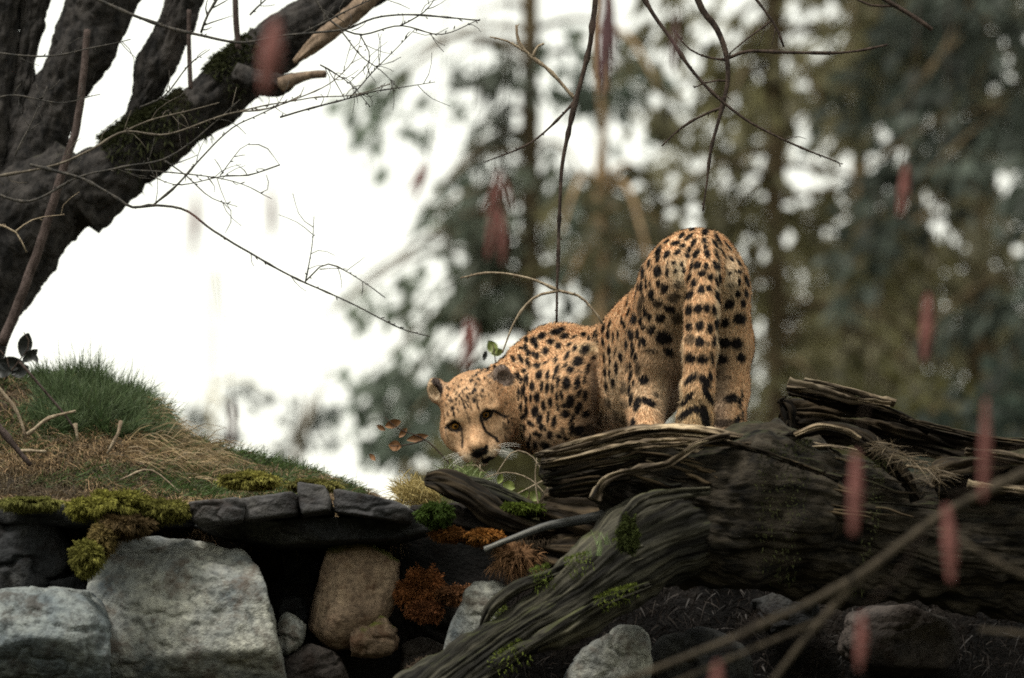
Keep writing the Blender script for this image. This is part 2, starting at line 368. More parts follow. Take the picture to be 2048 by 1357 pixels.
# ------------------------------------------------------------------ ground
def ip(x, tab, Y): 
    t = np.array(tab, float); w = W(t[:, 0], t[:, 1], Y); return np.interp(x, w[:, 0], w[:, 2])
CREST = [(-600, 690), (0, 752), (100, 765), (200, 782), (300, 822), (400, 892), (550, 935), (650, 972), (750, 1005), (850, 1040), (1000, 1100), (1100, 1135), (2600, 1135)]
LEDGE = [(-600, 1000), (0, 1003), (380, 1003), (800, 1030), (1000, 1050), (1150, 1062), (1250, 1100), (2600, 1110)]
def bank_z(x, y, rough=True):
    zc = ip(x, CREST, 12.9); zl = ip(x, LEDGE, 12.0)
    t = np.clip((y-12.0)/.9, 0, 1); t = t*t*(3-2*t)*.6+t*.4
    z = zl + (zc-zl)*t
    w = np.clip((12.0-y)/.08, 0, 1); z = z*(1-w) + np.minimum(z, 1.62)*w
    z = np.where(y < 11.9, np.minimum(z, 1.62-np.clip(11.4-y, 0, 5)*.55), z)
    z = np.where(y > 14.0, z - (y-14.0)*.45, z)
    if rough:
        P = np.stack([x*4, y*4, y*0], -1); z = z + fbm(P.reshape(-1, 3), 4).reshape(z.shape)*.03*np.clip((y-11.9)*4, 0, 1)
    return np.maximum(z, -.3)
xs = np.linspace(-3.2, 3.2, 330); ys = np.concatenate([np.linspace(8.2, 11.8, 30), np.linspace(11.83, 13.2, 110), np.linspace(13.25, 21, 60)])
X, Yg = np.meshgrid(xs, ys); Z = bank_z(X, Yg); nx, ny = len(xs), len(ys)
edge = np.clip((3.2-np.abs(X))/.0001, 0, 1)
V = np.stack([X, Yg, Z], -1).reshape(-1, 3)
i, j = np.meshgrid(np.arange(nx-1), np.arange(ny-1)); a = (j*nx+i).ravel(); F = np.stack([a, a+1, a+nx+1, a+nx], -1)
cellY = Yg[:-1, :-1].ravel(); cellX = X[:-1, :-1].ravel()
bank = mk('earth_bank', V, F, M['mound'], origin=(0, 12, 0)); tag(bank, kind='structure')
bank.data.materials.append(M['earth'])
wx = W(780, 1000, 12.2)[0]
bank.data.polygons.foreach_set('material_index', ((cellY < 12.0) | (cellX > wx)).astype(np.int32))  # wall below the ledge gets the soil colour darkened to stand for shade
gx_ = np.array([-110., -90, -60, -45, -35, -28, -22, -17, -12, -8, -4, 0, 4, 8, 12, 17, 22, 28, 35, 45, 60, 90, 110]); gy_ = np.concatenate([[-110., -90, -60, -40], np.arange(-30, 31, 2.5), [36, 45, 60, 80, 110]])
gx, gy = np.meshgrid(gx_, gy_); sm = lambda a: np.clip(a, 0, 1)**2*(3-2*np.clip(a, 0, 1))
gz = 9.5*sm((-3-gy)/16)+.5*fbm(np.stack([gx*.11, gy*.11, gx*0], -1).reshape(-1, 3), 3).reshape(gx.shape)*sm((-3-gy)/8)      # unseen hill added behind the viewer to cut low skylight from the front
nx_, ny_ = len(gx_), len(gy_); gi, gj = np.meshgrid(np.arange(nx_-1), np.arange(ny_-1)); a = (gj*nx_+gi).ravel()
ground = mk('ground', np.stack([gx, gy, gz], -1).reshape(-1, 3), np.stack([a, a+1, a+nx_+1, a+nx_], -1), M['forest_floor']); tag(ground, kind='structure')

# ------------------------------------------------------------------ stones
BO = 'boulders of the stone bank'
rock('boulder', [(125, 1135), (165, 1072), (260, 1060), (360, 1068), (480, 1092), (528, 1150), (548, 1230), (575, 1330), (590, 1480), (190, 1480), (180, 1290), (120, 1200)], 11.62, .42, M['granite'],
     'large pale granite boulder below the mossy ledge on the left', 'boulder', 6, 40, .007, 3, group=BO, fronts=0, chips=5, planes=[((.12, -.62, .8), 380, 1215, .42), ((-.5, -.7, .55), 250, 1180, .42), ((.05, -1, -1.0), 400, 1228, .45), ((-.35, -1, -.8), 250, 1240, .42), ((.85, -.6, .15), 535, 1215, .3), ((.55, -.75, .35), 500, 1180, .42)])
rock('boulder', [(-60, 1185), (50, 1172), (170, 1180), (215, 1232), (215, 1500), (-90, 1500)], 11.45, .34, M['granite_dim'],
     'blue grey boulder in the bottom left corner', 'boulder', 6, 40, .007, 8, group=BO, fronts=0, chips=5, planes=[((0, -.55, .85), 80, 1235, .4), ((-.05, -1, -1.0), 80, 1245, .45), ((.7, -.7, .1), 180, 1270, .3)])
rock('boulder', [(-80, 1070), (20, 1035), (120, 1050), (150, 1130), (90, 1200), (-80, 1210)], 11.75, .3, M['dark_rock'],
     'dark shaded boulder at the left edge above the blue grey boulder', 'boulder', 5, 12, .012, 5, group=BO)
rock('stone', [(550, 1240), (575, 1222), (612, 1245), (608, 1285), (575, 1320), (548, 1300)], 11.72, .14, M['granite'],
     'small jagged pale stone wedged right of the large granite boulder', 'stone', 4, 10, .008, 12)
rock('stone', [(560, 1195), (600, 1190), (625, 1225), (610, 1260), (560, 1240)], 11.9, .14, M['dark_rock'], 'small dark stone in the hollow behind the pale wedge stone', 'stone', 4, 10, .008, 15)
rock('boulder', [(655, 1100), (740, 1085), (800, 1120), (790, 1210), (740, 1290), (660, 1305), (615, 1260), (625, 1190)], 11.8, .26, M['brown_rock'],
     'brown boulder with green moss on its left side beside the black hollow', 'boulder', 5, 30, .005, 21, group=BO, fronts=0, chips=3, planes=[((.25, -1, .2), 700, 1190, .4), ((-.8, -.8, .1), 640, 1200, .3)])
rock('stone', [(700, 1250), (760, 1225), (800, 1260), (790, 1310), (700, 1320)], 11.72, .12, M['brown_rock'], 'low brown stone at the foot of the mossy brown boulder', 'stone', 4, 9, .008, 23)
rock('stone', [(940, 1165), (985, 1157), (1020, 1172), (1005, 1230), (960, 1290), (885, 1310), (900, 1240)], 11.6, .16, M['granite'],
     'pale pointed stone propped against the mossy root', 'stone', 5, 12, .006, 31)
rock('boulder', [(1190, 1275), (1250, 1245), (1300, 1262), (1310, 1330), (1280, 1420), (1120, 1420), (1140, 1320)], 11.62, .24, M['granite'],
     'speckled granite boulder below the root near the bottom edge', 'boulder', 5, 12, .010, 37, group=BO)
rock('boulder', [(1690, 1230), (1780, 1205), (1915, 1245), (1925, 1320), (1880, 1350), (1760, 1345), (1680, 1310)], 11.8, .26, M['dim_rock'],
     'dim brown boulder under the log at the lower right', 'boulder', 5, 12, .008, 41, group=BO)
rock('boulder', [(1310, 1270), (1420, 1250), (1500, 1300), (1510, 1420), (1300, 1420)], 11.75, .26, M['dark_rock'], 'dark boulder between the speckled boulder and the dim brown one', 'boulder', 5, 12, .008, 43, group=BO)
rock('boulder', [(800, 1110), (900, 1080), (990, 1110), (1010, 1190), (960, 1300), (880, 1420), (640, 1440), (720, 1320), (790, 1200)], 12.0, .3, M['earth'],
     'shade-dark soil covered boulder behind the rusty moss', 'boulder', 5, 9, .02, 47, group=BO)
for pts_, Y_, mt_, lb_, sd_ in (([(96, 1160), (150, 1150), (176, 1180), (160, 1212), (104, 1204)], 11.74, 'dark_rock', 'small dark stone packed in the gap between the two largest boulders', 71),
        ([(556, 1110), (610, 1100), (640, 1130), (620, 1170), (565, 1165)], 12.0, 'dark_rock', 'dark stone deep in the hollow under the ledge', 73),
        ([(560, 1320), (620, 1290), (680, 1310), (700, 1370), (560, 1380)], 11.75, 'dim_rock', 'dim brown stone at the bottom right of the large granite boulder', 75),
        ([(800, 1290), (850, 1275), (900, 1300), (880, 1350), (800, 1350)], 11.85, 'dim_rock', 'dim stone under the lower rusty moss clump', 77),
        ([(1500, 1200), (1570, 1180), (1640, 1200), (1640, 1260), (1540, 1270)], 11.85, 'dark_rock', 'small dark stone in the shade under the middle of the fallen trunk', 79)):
    rock('stone', pts_, Y_, .16, M[mt_], lb_, 'stone', 5, 16, .006, sd_, chips=6)
SL = 'slate slabs along the ledge'
rock('slate_slab', [(380, 1006), (478, 996), (492, 1008), (486, 1044), (400, 1056), (384, 1036)], 11.62, .4, M['slab'], 'leftmost slate slab of the ledge, next to the moss cushion', 'slab', 5, 22, .005, 51, .15, 3, group=SL)
rock('slate_slab', [(484, 1000), (590, 985), (604, 1000), (600, 1034), (492, 1046)], 11.66, .4, M['slab'], 'slate slab in the middle of the ledge with a flat top', 'slab', 5, 22, .005, 53, .15, 3, group=SL)
rock('slate_slab', [(598, 966), (668, 975), (664, 1006), (672, 1024), (606, 1034), (596, 1000)], 11.6, .4, M['slab'], 'raised slate block standing highest on the ledge', 'slab', 5, 24, .005, 55, .15, 3, group=SL)
rock('slate_slab', [(664, 978), (800, 1005), (832, 1026), (818, 1046), (760, 1040), (670, 1026)], 11.62, .4, M['slab'], 'sloping slate slab at the right end of the ledge', 'slab', 5, 24, .005, 57, .15, 3, group=SL)
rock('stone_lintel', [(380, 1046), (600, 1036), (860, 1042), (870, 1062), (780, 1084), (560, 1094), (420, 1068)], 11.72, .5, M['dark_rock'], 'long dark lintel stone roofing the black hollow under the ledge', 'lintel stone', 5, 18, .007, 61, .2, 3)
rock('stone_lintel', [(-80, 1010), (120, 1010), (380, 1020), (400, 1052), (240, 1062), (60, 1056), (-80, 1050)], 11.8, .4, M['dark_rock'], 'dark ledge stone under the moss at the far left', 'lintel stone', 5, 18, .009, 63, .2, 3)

def tuft_along(pts, r, Y, n, ln, col, name, par, spread=.9, thr=-.12, lift=1.0, wd=.004):
    g = crom(np.hstack([px_path(pts, Y), R_(np.array(r, float), Y)[:, None]]), 200); k = rng.integers(0, 199, n); f = rng.random(n)[:, None]
    c = g[k]*(1-f)+g[k+1]*f; T = g[k+1, :3]-g[k, :3]; T /= np.linalg.norm(T, axis=1)[:, None]
    u = np.array([0, 0, 1.])-T*T[:, 2:3]; u /= np.linalg.norm(u, axis=1)[:, None]; b = np.cross(T, u)
    th = rng.normal(size=n)*spread; D = u*np.cos(th)[:, None]+b*np.sin(th)[:, None]
    cl = fbm(c[:, :3]*14, 3); keep = cl > thr
    R = (c[:, :3]+D*(c[:, 3:]*lift)); L = ln*rng.uniform(.4, 1.2, n)*(1+cl*1.5)
    c0 = np.array(col)*rng.uniform(.6, 1.5, (n, 1)); D = D+rng.normal(size=(n, 3))*.5
    return blades(name, R[keep], D[keep], L[keep], np.full(keep.sum(), wd), np.full(keep.sum(), .35), c0[keep], M['moss'], par)
def tuft_on(pts, r, Y, n, ln, col, name, par, spread, thr): return tuft_along(pts, r, Y, n, ln, col, name, par, spread, thr, .97, .0022)
# ------------------------------------------------------------------ dead wood
def grainy(amp, fs=5., fr=26., seed=0, lump=.0, crack=1.):
    def f(s, th, P, r):
        rm = r.mean(); q = np.stack([s*fs, np.cos(th)*rm*fr, np.sin(th)*rm*fr], -1)+seed
        q = q+.45*np.stack([s*0, fbm(P*9+seed, 2), fbm(P*9+seed+7, 2)], -1)
        a = fbm(q, 5, .62); rid = 1-np.abs(fbm(q*np.array([.7, .8, .8])+5, 3))*3.0; rid2 = 1-np.abs(fbm(q*np.array([2.2, 2., 2.])+15, 2))*3.2
        return amp*(a*1.1) - amp*crack*(np.clip(rid-.35, 0, 1)*2.6+np.clip(rid2-.5, 0, 1)*1.0) + lump*fbm(P*5+seed, 4, .6)
    return f
t = thing('fallen_log', W(1500, 1200, 11.5), 'thick weathered fallen trunk with a mossy root, in front of the cheetah', 'log')
# trunk
path = [(1086, 950, -.02), (1140, 948, 0), (1200, 950, 0), (1300, 975, 0), (1450, 1012, 0), (1600, 1024, 0), (1750, 1050, .05), (1950, 1075, .1), (2300, 1100, .15)]
rad = R_([34, 52, 72, 118, 144, 148, 146, 146, 150], 11.5)
g = tube_geo(px_path(path, 11.5), rad, 300, 460, grainy(.005, 3.0, 80, 1, .10, 1.0), squash=(1, .85, 1)); geo_obj('trunk', g, M['old_log'], t, wear=3)
lx_, lc_, lr_ = [1140, 1200, 1300, 1450, 1600, 1750, 1950], [948, 950, 975, 1012, 1024, 1050, 1075], [52, 72, 118, 144, 148, 146, 146]
for k in range(64):
    x0 = rng.uniform(1120, 1800); L_ = rng.uniform(50, 230); off = rng.uniform(0, 1)**1.8*1.0; xx = np.linspace(x0, x0+L_, 5); sl = rng.normal()*.06
    cc_ = np.interp(xx, lx_, lc_); rr_ = np.interp(xx, lx_, lr_); hgt = np.clip(.98-off*.95+sl*np.linspace(-1, 1, 5)+rng.normal(size=5)*.015, -.1, .985); yy = cc_-rr_*hgt
    dY = -.85*R_(rr_, 11.5)*np.sqrt(1-hgt**2)-.002; pts_ = [(a_, b_, d_) for a_, b_, d_ in zip(xx, yy, dY)]; r0 = rng.uniform(2, 5.5)
    g = tube_geo(px_path(pts_, 11.5), R_(np.array([.5, r0, r0*rng.uniform(.6, 1.3), r0*.8, .5]), 11.5), 10, 60, grainy(.0022, 6, 120, k, .012, 1.2), squash=(1, 1, .6)); geo_obj('splinter', g, M['weathered' if off < .3 else ('rotten' if rng.random() < .75 else 'root')], t)
# weathered plates lying along the top
def plate(pts, Y, r, seed, mat='weathered', sq=(1, 1, .55), seg=60, amp=.012, wear=5, name='splintered_plate', par=None, nn=220):
    n = len(pts); rr = R_(np.array(r if np.ndim(r) else [r]*n, float), Y)
    g = tube_geo(px_path(pts, Y), rr, seg, nn, grainy(amp*.75, 3.2, 110, seed, .014, 1.5), squash=sq); return geo_obj(name, g, M[mat], par or t, wear=wear)
plate([(1072, 912), (1130, 898), (1200, 882), (1290, 864), (1390, 866), (1480, 880), (1560, 888)], 11.42, [8, 20, 24, 24, 22, 18, 8], 3)
plate([(1082, 930), (1160, 916), (1260, 892), (1360, 884), (1440, 884), (1520, 892)], 11.36, [8, 16, 18, 16, 12, 5], 7)
plate([(1090, 958), (1150, 944), (1230, 930), (1290, 914)], 11.37, [12, 22, 20, 8], 9, 'rotten', wear=5)
plate([(1100, 985), (1150, 975), (1210, 968), (1260, 960)], 11.38, [14, 24, 22, 10], 19, 'rotten')
plate([(1560, 882), (1610, 866), (1650, 856), (1700, 866), (1750, 900), (1800, 950), (1835, 1000)], 11.40, [6, 20, 24, 26, 28, 22, 8], 11, 'rotten', (1, 1, .7), amp=.014)
plate([(1590, 872), (1640, 854), (1690, 862), (1720, 878)], 11.34, [4, 9, 9, 3], 13)
plate([(1420, 880), (1520, 905), (1620, 940), (1680, 960)], 11.30, [5, 16, 14, 4], 15, 'rotten')
# sinuous raised ridge
plate([(1190, 1000), (1206, 966), (1240, 948), (1290, 940), (1335, 932), (1372, 908), (1405, 888), (1460, 874)], 11.28, [5, 13, 11, 7, 10, 11, 8, 4], 17, 'weathered', (1, 1, .8), 40, .010, 5, 'ridge')
plate([(1440, 960), (1470, 985), (1500, 1015), (1535, 1055)], 11.375, [2, 7, 8, 2], 18, 'rotten', (1, .6, 1), 40, .01, 5, 'torn_wood')
plate([(1240, 1075), (1255, 1030), (1290, 1000), (1350, 985), (1420, 980)], 11.33, [5, 12, 12, 10, 4], 20, 'root', (1, .7, 1), 24, .008, 3, 'ridge')
# end-grain splinters at the broken left end
for k in range(16):
    y0 = 905+k*6.0+rng.normal()*2; x0 = 1072+abs(k-4)*2.2+rng.uniform(-6, 10)
    g = tube_geo(px_path([(x0, y0+rng.normal()*3, rng.uniform(-.05, .03)), (x0+40, y0-4), (x0+110, y0-10)], 11.42), R_([2.5, 8, 7], 11.4), 10, 24, grainy(.003, 8, 90, k)); geo_obj('splinter', g, M['weathered' if k < 5 else 'rotten'], t)
for k_, pts_ in enumerate([[(1085, 1012), (1180, 1030), (1330, 1060)], [(1075, 1100), (1160, 1110), (1300, 1120)]]): geo_obj('dark_gap_fill', tube_geo(px_path(pts_, 11.72), R_([30, 56, 70], 11.7), 60, 90, grainy(.01, 4, 40, 71+k_, .03)), M['rotten'], t)  # added dark mass filling the shaded gap under the trunk, hides the foreleg
# root leg
path = [(1520, 1030, .08), (1380, 1066, .0), (1235, 1128, -.05), (1140, 1195, -.08), (1030, 1262, -.1), (930, 1335, -.12), (800, 1440, -.12)]
g = tube_geo(px_path(path, 11.45), R_([60, 92, 82, 66, 58, 56, 60], 11.45), 200, 330, grainy(.006, 3.5, 75, 5, .05, .6), squash=(1, .8, 1)); geo_obj('root', g, M['root'], t, wear=4)
plate([(1250, 1085), (1180, 1120), (1100, 1150), (1030, 1178), (985, 1215), (960, 1262)], 11.34, [8, 14, 18, 18, 16, 5], 25, 'root', (1, 1, .9), 40, .006, 4, 'root_ridge')
plate([(1300, 1170), (1200, 1210), (1110, 1265), (1000, 1330), (930, 1380)], 11.30, [6, 14, 18, 20, 16], 27, 'root', (1, 1, .9), 40, .007, 4, 'root_ridge')
plate([(1240, 1150), (1160, 1190), (1060, 1235), (960, 1300)], 11.32, [5, 12, 14, 8], 28, 'root', (1, .6, 1), 40, .007, 4, 'root_ridge')

rp_ = crom(np.array([(1380, 1066, 92), (1235, 1128, 80), (1140, 1195, 64), (1030, 1262, 56), (930, 1335, 54), (830, 1420, 58)], float), 100)
for k in range(22):
    i0 = rng.integers(0, 70); n_ = rng.integers(12, 30); seg_ = rp_[i0:i0+n_:max(1, n_//5)]; d_ = np.gradient(seg_[:, :2], axis=0); d_ /= np.linalg.norm(d_, axis=1)[:, None]; hgt = rng.uniform(-.5, .95)+rng.normal(size=len(seg_))*.03; hgt = np.clip(hgt, -.7, .97)
    xx = seg_[:, 0]+d_[:, 1]*seg_[:, 2]*hgt*np.sign(-d_[:, 0]*-1)*-1*-1; yy = seg_[:, 1]-np.abs(d_[:, 0])*seg_[:, 2]*hgt; dY = -.06-.8*R_(seg_[:, 2], 11.45)*np.sqrt(1-hgt**2)-.001
    r0 = rng.uniform(1.6, 4.5); g = tube_geo(px_path([(a_, b_, c_) for a_, b_, c_ in zip(xx, yy, dY)], 11.45), R_(np.interp(np.linspace(0, 1, len(seg_)), [0, .3, .7, 1], [.4, r0, r0*.8, .4]), 11.4), 10, 60, grainy(.0018, 6, 120, k+200, .010, 1.2), squash=(1, .8, .8)); geo_obj('splinter', g, M['weathered' if hgt.mean() > .72 and rng.random() < .6 else 'root'], t)
for k_, (pp_, rr_, nn_, cc_) in enumerate([([(1300, 1100), (1235, 1130), (1140, 1195), (1030, 1262), (930, 1335), (830, 1420)], [108, 78, 66, 58, 56, 58], 9000, (.06, .075, .014)), ([(1250, 1085), (1180, 1120), (1100, 1150), (1030, 1178), (985, 1215)], [14, 18, 22, 22, 18], 1800, (.07, .09, .018)), ([(1300, 1170), (1200, 1210), (1110, 1265), (1000, 1330), (930, 1380)], [10, 18, 22, 24, 20], 2200, (.08, .1, .018)), ([(1300, 975), (1450, 1012), (1600, 1024), (1750, 1050)], [118, 144, 148, 146], 9000, (.024, .027, .009))]):
    tuft_on(pp_, rr_, 11.44 if k_ in (0, 3) else 11.3, nn_, .008, cc_, 'moss', t, 1.2, .12)
t2 = thing('broken_log', W(1800, 930, 12.1), 'dark jagged broken log lying behind the fallen trunk on the right', 'log')
g = tube_geo(px_path([(1562, 842), (1600, 838), (1700, 850), (1850, 885), (1950, 905), (2300, 940)], 12.1), R_([26, 44, 42, 38, 34, 36], 12.1), 110, 260, grainy(.014, 4, 40, 31, .02)); geo_obj('trunk', g, M['rotten'], t2)
plate([(1578, 782), (1640, 790), (1720, 812), (1800, 836), (1860, 862)], 12.0, [14, 26, 26, 20, 6], 33, 'rotten', (1, 1, .7), par=t2, name='splintered_plate')
plate([(1608, 766), (1650, 770), (1720, 790), (1790, 808)], 11.98, [5, 10, 9, 3], 35, 'weathered', (1, 1, .6), par=t2)
plate([(1575, 770), (1640, 782), (1700, 800), (1780, 812)], 11.94, [4, 7, 7, 3], 36, 'weathered', (1, 1, .6), par=t2)
plate([(1800, 838), (1880, 862), (1980, 880), (2120, 892)], 11.98, [5, 16, 18, 20], 37, 'rotten', (1, 1, .6), par=t2)
plate([(1560, 800), (1575, 822), (1580, 860)], 12.0, [8, 16, 12], 38, 'rotten', (1, 1, 1), par=t2, nn=80)
t3 = thing('log_stub', W(2000, 1010, 11.45), 'short black log stub with a split pale end at the right edge', 'log')
g = tube_geo(px_path([(1872, 962), (1905, 955), (1980, 948), (2120, 940)], 11.45), R_([36, 44, 46, 48], 11.45), 90, 160, grainy(.012, 4, 40, 41, .01)); geo_obj('trunk', g, M['rotten'], t3)
plate([(1930, 905), (2000, 912), (2120, 935)], 11.38, [6, 16, 22], 43, 'weathered', (1, 1, .6), par=t3)
plate([(1935, 975), (2000, 980), (2120, 995)], 11.3, [5, 18, 22], 44, 'weathered', (1, 1, .8), par=t3)
t4 = thing('bark_chunk', W(960, 1050, 11.7), 'curved black chunk of bark with moss, left of the fallen trunk', 'bark chunk')
g = tube_geo(px_path([(852, 962), (890, 968), (930, 985), (985, 1020), (1050, 1050), (1110, 1062)], 11.7), R_([16, 30, 32, 30, 24, 14], 11.7), 70, 150, grainy(.006, 4, 40, 45, .02)); geo_obj('bark', g, M['rotten'], t4)
g = tube_geo(px_path([(862, 950, .1), (930, 962, .1), (990, 985, .1), (1050, 1010, .12), (1105, 1035, .12)], 11.7), R_([8, 14, 18, 16, 8], 11.7), 50, 120, grainy(.006, 4, 40, 46, .012)); geo_obj('bark_rim', g, M['root'], t4)
g = tube_geo(px_path([(820, 1030), (900, 1040), (1000, 1062), (1060, 1068)], 11.75), R_([16, 34, 30, 12], 11.7), 60, 120, grainy(.012, 4, 40, 47, .03)); geo_obj('bark', g, M['earth'], t4)
stk = twig_geo([(970, 1100), (1010, 1082), (1080, 1058), (1150, 1042), (1220, 1030)], 11.5, 5, 12, 18, .5, True)
o = geo_obj('driftwood_stick', stk, M['stick'], None, W(1100, 1060, 11.5)); tag(o, 'smooth grey driftwood stick pointing left out from under the trunk', 'stick')

# ------------------------------------------------------------------ left tree
t = thing('leaning_tree', W(-120, 820, 13.2), 'large dark mossy tree leaning right at the left edge', 'tree')
barkd = grainy(.010, 14, 40, 3, .03, .5)
def limb(pts, r, Y=13.2, name='limb', mat='bark', seg=70, n=220, d=None, par=None):
    g = tube_geo(px_path(pts, Y), R_(np.array(r, float), Y), seg, n, d or barkd); return geo_obj(name, g, M[mat], par or t)
limb([(-190, 900), (-110, 740), (-50, 600), (20, 480), (90, 400), (160, 340)], [130, 106, 96, 104, 100, 80], name='trunk', n=260, seg=110)
limb([(60, 440), (180, 370), (290, 295), (400, 222), (480, 150), (560, 85), (650, 25), (760, -60)], [80, 70, 62, 58, 54, 52, 50, 54])
limb([(150, 410), (222, 350), (275, 235), (315, 130), (350, 40), (375, -40)], [70, 48, 32, 33, 34, 36])
limb([(60, 430), (80, 300), (125, 170), (180, 60), (235, -60)], [90, 58, 60, 64, 78])
limb([(-20, 480), (20, 300), (45, 180), (60, 80), (70, -60)], [60, 32, 24, 24, 28])
limb([(-80, 560), (-40, 300), (-10, 100), (10, -60)], [80, 60, 45, 45])
limb([(590, 125), (640, 80), (690, 40), (760, -20)], [10, 18, 20, 20], 13.0, 'peeled_limb', 'peeled', 30, 80, grainy(.006, 5, 30, 9))
limb([(560, 170), (590, 158), (620, 150), (652, 148)], [18, 14, 9, 7], 13.0, 'broken_stub', 'peeled', 24, 40, grainy(.003, 5, 30, 10))
limb([(470, 150), (520, 160), (560, 168), (600, 150)], [26, 26, 22, 10], 13.05, 'broken_stub', 'bark', 30, 50)
limb([(378, 20), (378, 90), (381, 178)], [4.5, 4.5, 5], 12.9, 'hanging_stick', 'vine', 8, 20, grainy(.0003))
limb([(470, -30), (472, 40), (477, 98)], [6, 6, 6], 12.9, 'hanging_stick', 'vine', 8, 20, grainy(.0003))
tuft_along([(215, 340), (290, 295), (400, 222), (480, 150), (540, 100)], [62, 60, 57, 53, 51], 13.2, 8000, .022, (.024, .027, .011), 'moss', t)
o = geo_obj('climbing_vine', twig_geo([(175, 60), (165, 160), (150, 260), (112, 380), (85, 480), (50, 570), (5, 690)], 12.75, 7, 11, 10, .6, False), M['vine'], None, W(5, 690, 12.75)); tag(o, 'brown vine stem hanging down in front of the leaning tree', 'vine')

# ------------------------------------------------------------------ bare twigs
plant_twigs('hanging_branch', [
    ([(1195, -40), (1188, 30), (1178, 100), (1152, 200), (1135, 280), (1122, 350), (1119, 440), (1116, 560), (1113, 645)], 6.5, 2.6),
    ([(1152, 200), (1100, 142), (1062, 112), (1038, 85), (1033, 52)], 4, 3, M['twig_pale']),
    ([(1062, 112), (1015, 84), (978, 74)], 3.2, 1.4, M['twig_pale']),
    ([(1066, 114), (1074, 94), (1088, 86)], 3, 2.4, M['twig_pale']),
    ([(1148, 205), (1100, 255), (1050, 293), (966, 326)], 3, 1.2),
    ([(1118, 582), (1060, 556), (980, 546), (920, 556)], 3.2, 1.6, M['twig_pale']),
    ([(1118, 582), (1160, 592), (1190, 622), (1206, 648)], 3.4, 2, M['twig_pale']),
    ([(1118, 582), (1070, 594), (1032, 640), (1004, 706)], 3.4, 1.6, M['twig_pale'])], 11.9, M['twig'],
    'long dark twig hanging straight down left of the cheetah rump', 'branch', 'bare branches hanging from above', 0, 3)
plant_twigs('hanging_branch', [
    ([(1380, -40), (1405, 20), (1432, 55), (1452, 112), (1456, 160), (1445, 215), (1425, 290), (1412, 370), (1406, 424)], 8, 1.8),
    ([(1452, 118), (1500, 104), (1600, 106), (1690, 106), (1775, 90)], 4, 2),
    ([(1445, 215), (1390, 240), (1350, 265), (1322, 291)], 3.2, 1.6),
    ([(1452, 120), (1415, 116), (1376, 96), (1345, 55)], 2.6, 1.4),
    ([(1456, 162), (1420, 163), (1388, 176)], 2.4, 1.3)], 11.9, M['twig'],
    'dark knobbly branch hanging directly above the cheetah rump', 'branch', 'bare branches hanging from above', 0, 5)
plant_twigs('hanging_branch', [([(1270, -40), (1292, 5), (1335, 72), (1385, 142), (1440, 198), (1500, 245), (1580, 285), (1680, 328)], 5, 1.5)], 11.8, M['twig'],
    'long dark twig crossing diagonally down to the right from the top', 'branch', 'bare branches hanging from above', 2, 6)
plant_twigs('hanging_branch', [([(1720, -30), (1790, 12), (1830, 38), (1862, 62)], 5, 5), ([(1790, 12), (1740, 10), (1700, -10)], 3, 2)], 11.5, M['twig'],
    'short thick dark twig at the top right', 'branch', 'bare branches hanging from above', 0, 7)
plant_twigs('hanging_branch', [([(1490, -30), (1545, 40), (1568, 95)], 3.5, 2), ([(1545, 40), (1500, 75), (1456, 112)], 2.5, 1.4)], 11.7, M['twig'],
    'thin twig at the top beside the knobbly branch', 'branch', 'bare branches hanging from above', 1, 8)
GT = 'fine bare twigs in front of the leaning tree'
plant_twigs('bare_twig', [([(60, 330), (120, 345), (170, 360), (230, 395), (265, 415), (310, 412), (372, 422), (430, 465), (520, 520), (610, 567), (700, 605), (800, 655), (860, 672)], 3.6, 1.2),
    ([(305, 412), (350, 375), (400, 318), (460, 258), (520, 228), (600, 190)], 2.4, .9), ([(610, 567), (622, 500), (629, 432)], 1.5, .8),
    ([(612, 562), (650, 530), (695, 545), (770, 596)], 1.8, .8), ([(330, 322), (372, 352), (420, 395), (475, 415)], 1.8, .8)], 11.6, M['twig_blue'],
    'long thin bare twig drooping across the white sky to the cheetah', 'twig', GT, 4, 11)
plant_twigs('bare_twig', [([(-20, 356), (100, 332), (180, 302), (245, 265), (330, 270), (420, 240), (520, 214), (620, 196), (700, 192), (780, 168)], 2.8, 1),
    ([(420, 240), (470, 225), (540, 215), (640, 180), (700, 130), (720, 90)], 2, .9), ([(245, 265), (300, 240), (380, 222), (440, 205)], 2, .9)], 11.6, M['twig_grey'],
    'pale bare twig running along the lower side of the mossy limb', 'twig', GT, 6, 12)
plant_twigs('bare_twig', [([(-20, 385), (60, 402), (150, 358), (250, 334), (330, 318), (410, 262), (480, 200)], 3, 1), ([(250, 340), (400, 352), (480, 366), (545, 398)], 1.8, .8)], 11.6, M['twig_blue'],
    'thin bare twig crossing the dark trunk low on the left', 'twig', GT, 6, 13)
plant_twigs('bare_twig', [([(150, -20), (280, 35), (380, 66), (480, 86), (560, 74), (680, 60), (780, 30), (960, 42)], 3.6, 1.6), ([(402, 66), (416, 30), (440, -10)], 2.8, 2.2), ([(680, 60), (720, 110), (760, 140), (800, 180)], 1.8, .8),
    ([(600, 70), (700, 20), (790, -20)], 2, 1.2), ([(500, 30), (540, -10), (560, -30)], 2, 1)], 11.5, M['twig_blue'],
    'dark bare twig spanning the top of the picture across the mossy limb', 'twig', GT, 6, 14)
plant_twigs('bare_twig', [([(-20, 105), (90, 112), (190, 96), (260, 80)], 2.4, 1), ([(30, 312), (62, 250), (95, 172)], 2, .9), ([(-20, 200), (30, 190), (120, 205), (200, 190)], 2, .8)], 11.6, M['twig_blue'],
    'short bare twig over the dark trunk at the upper left edge', 'twig', GT, 4, 15)
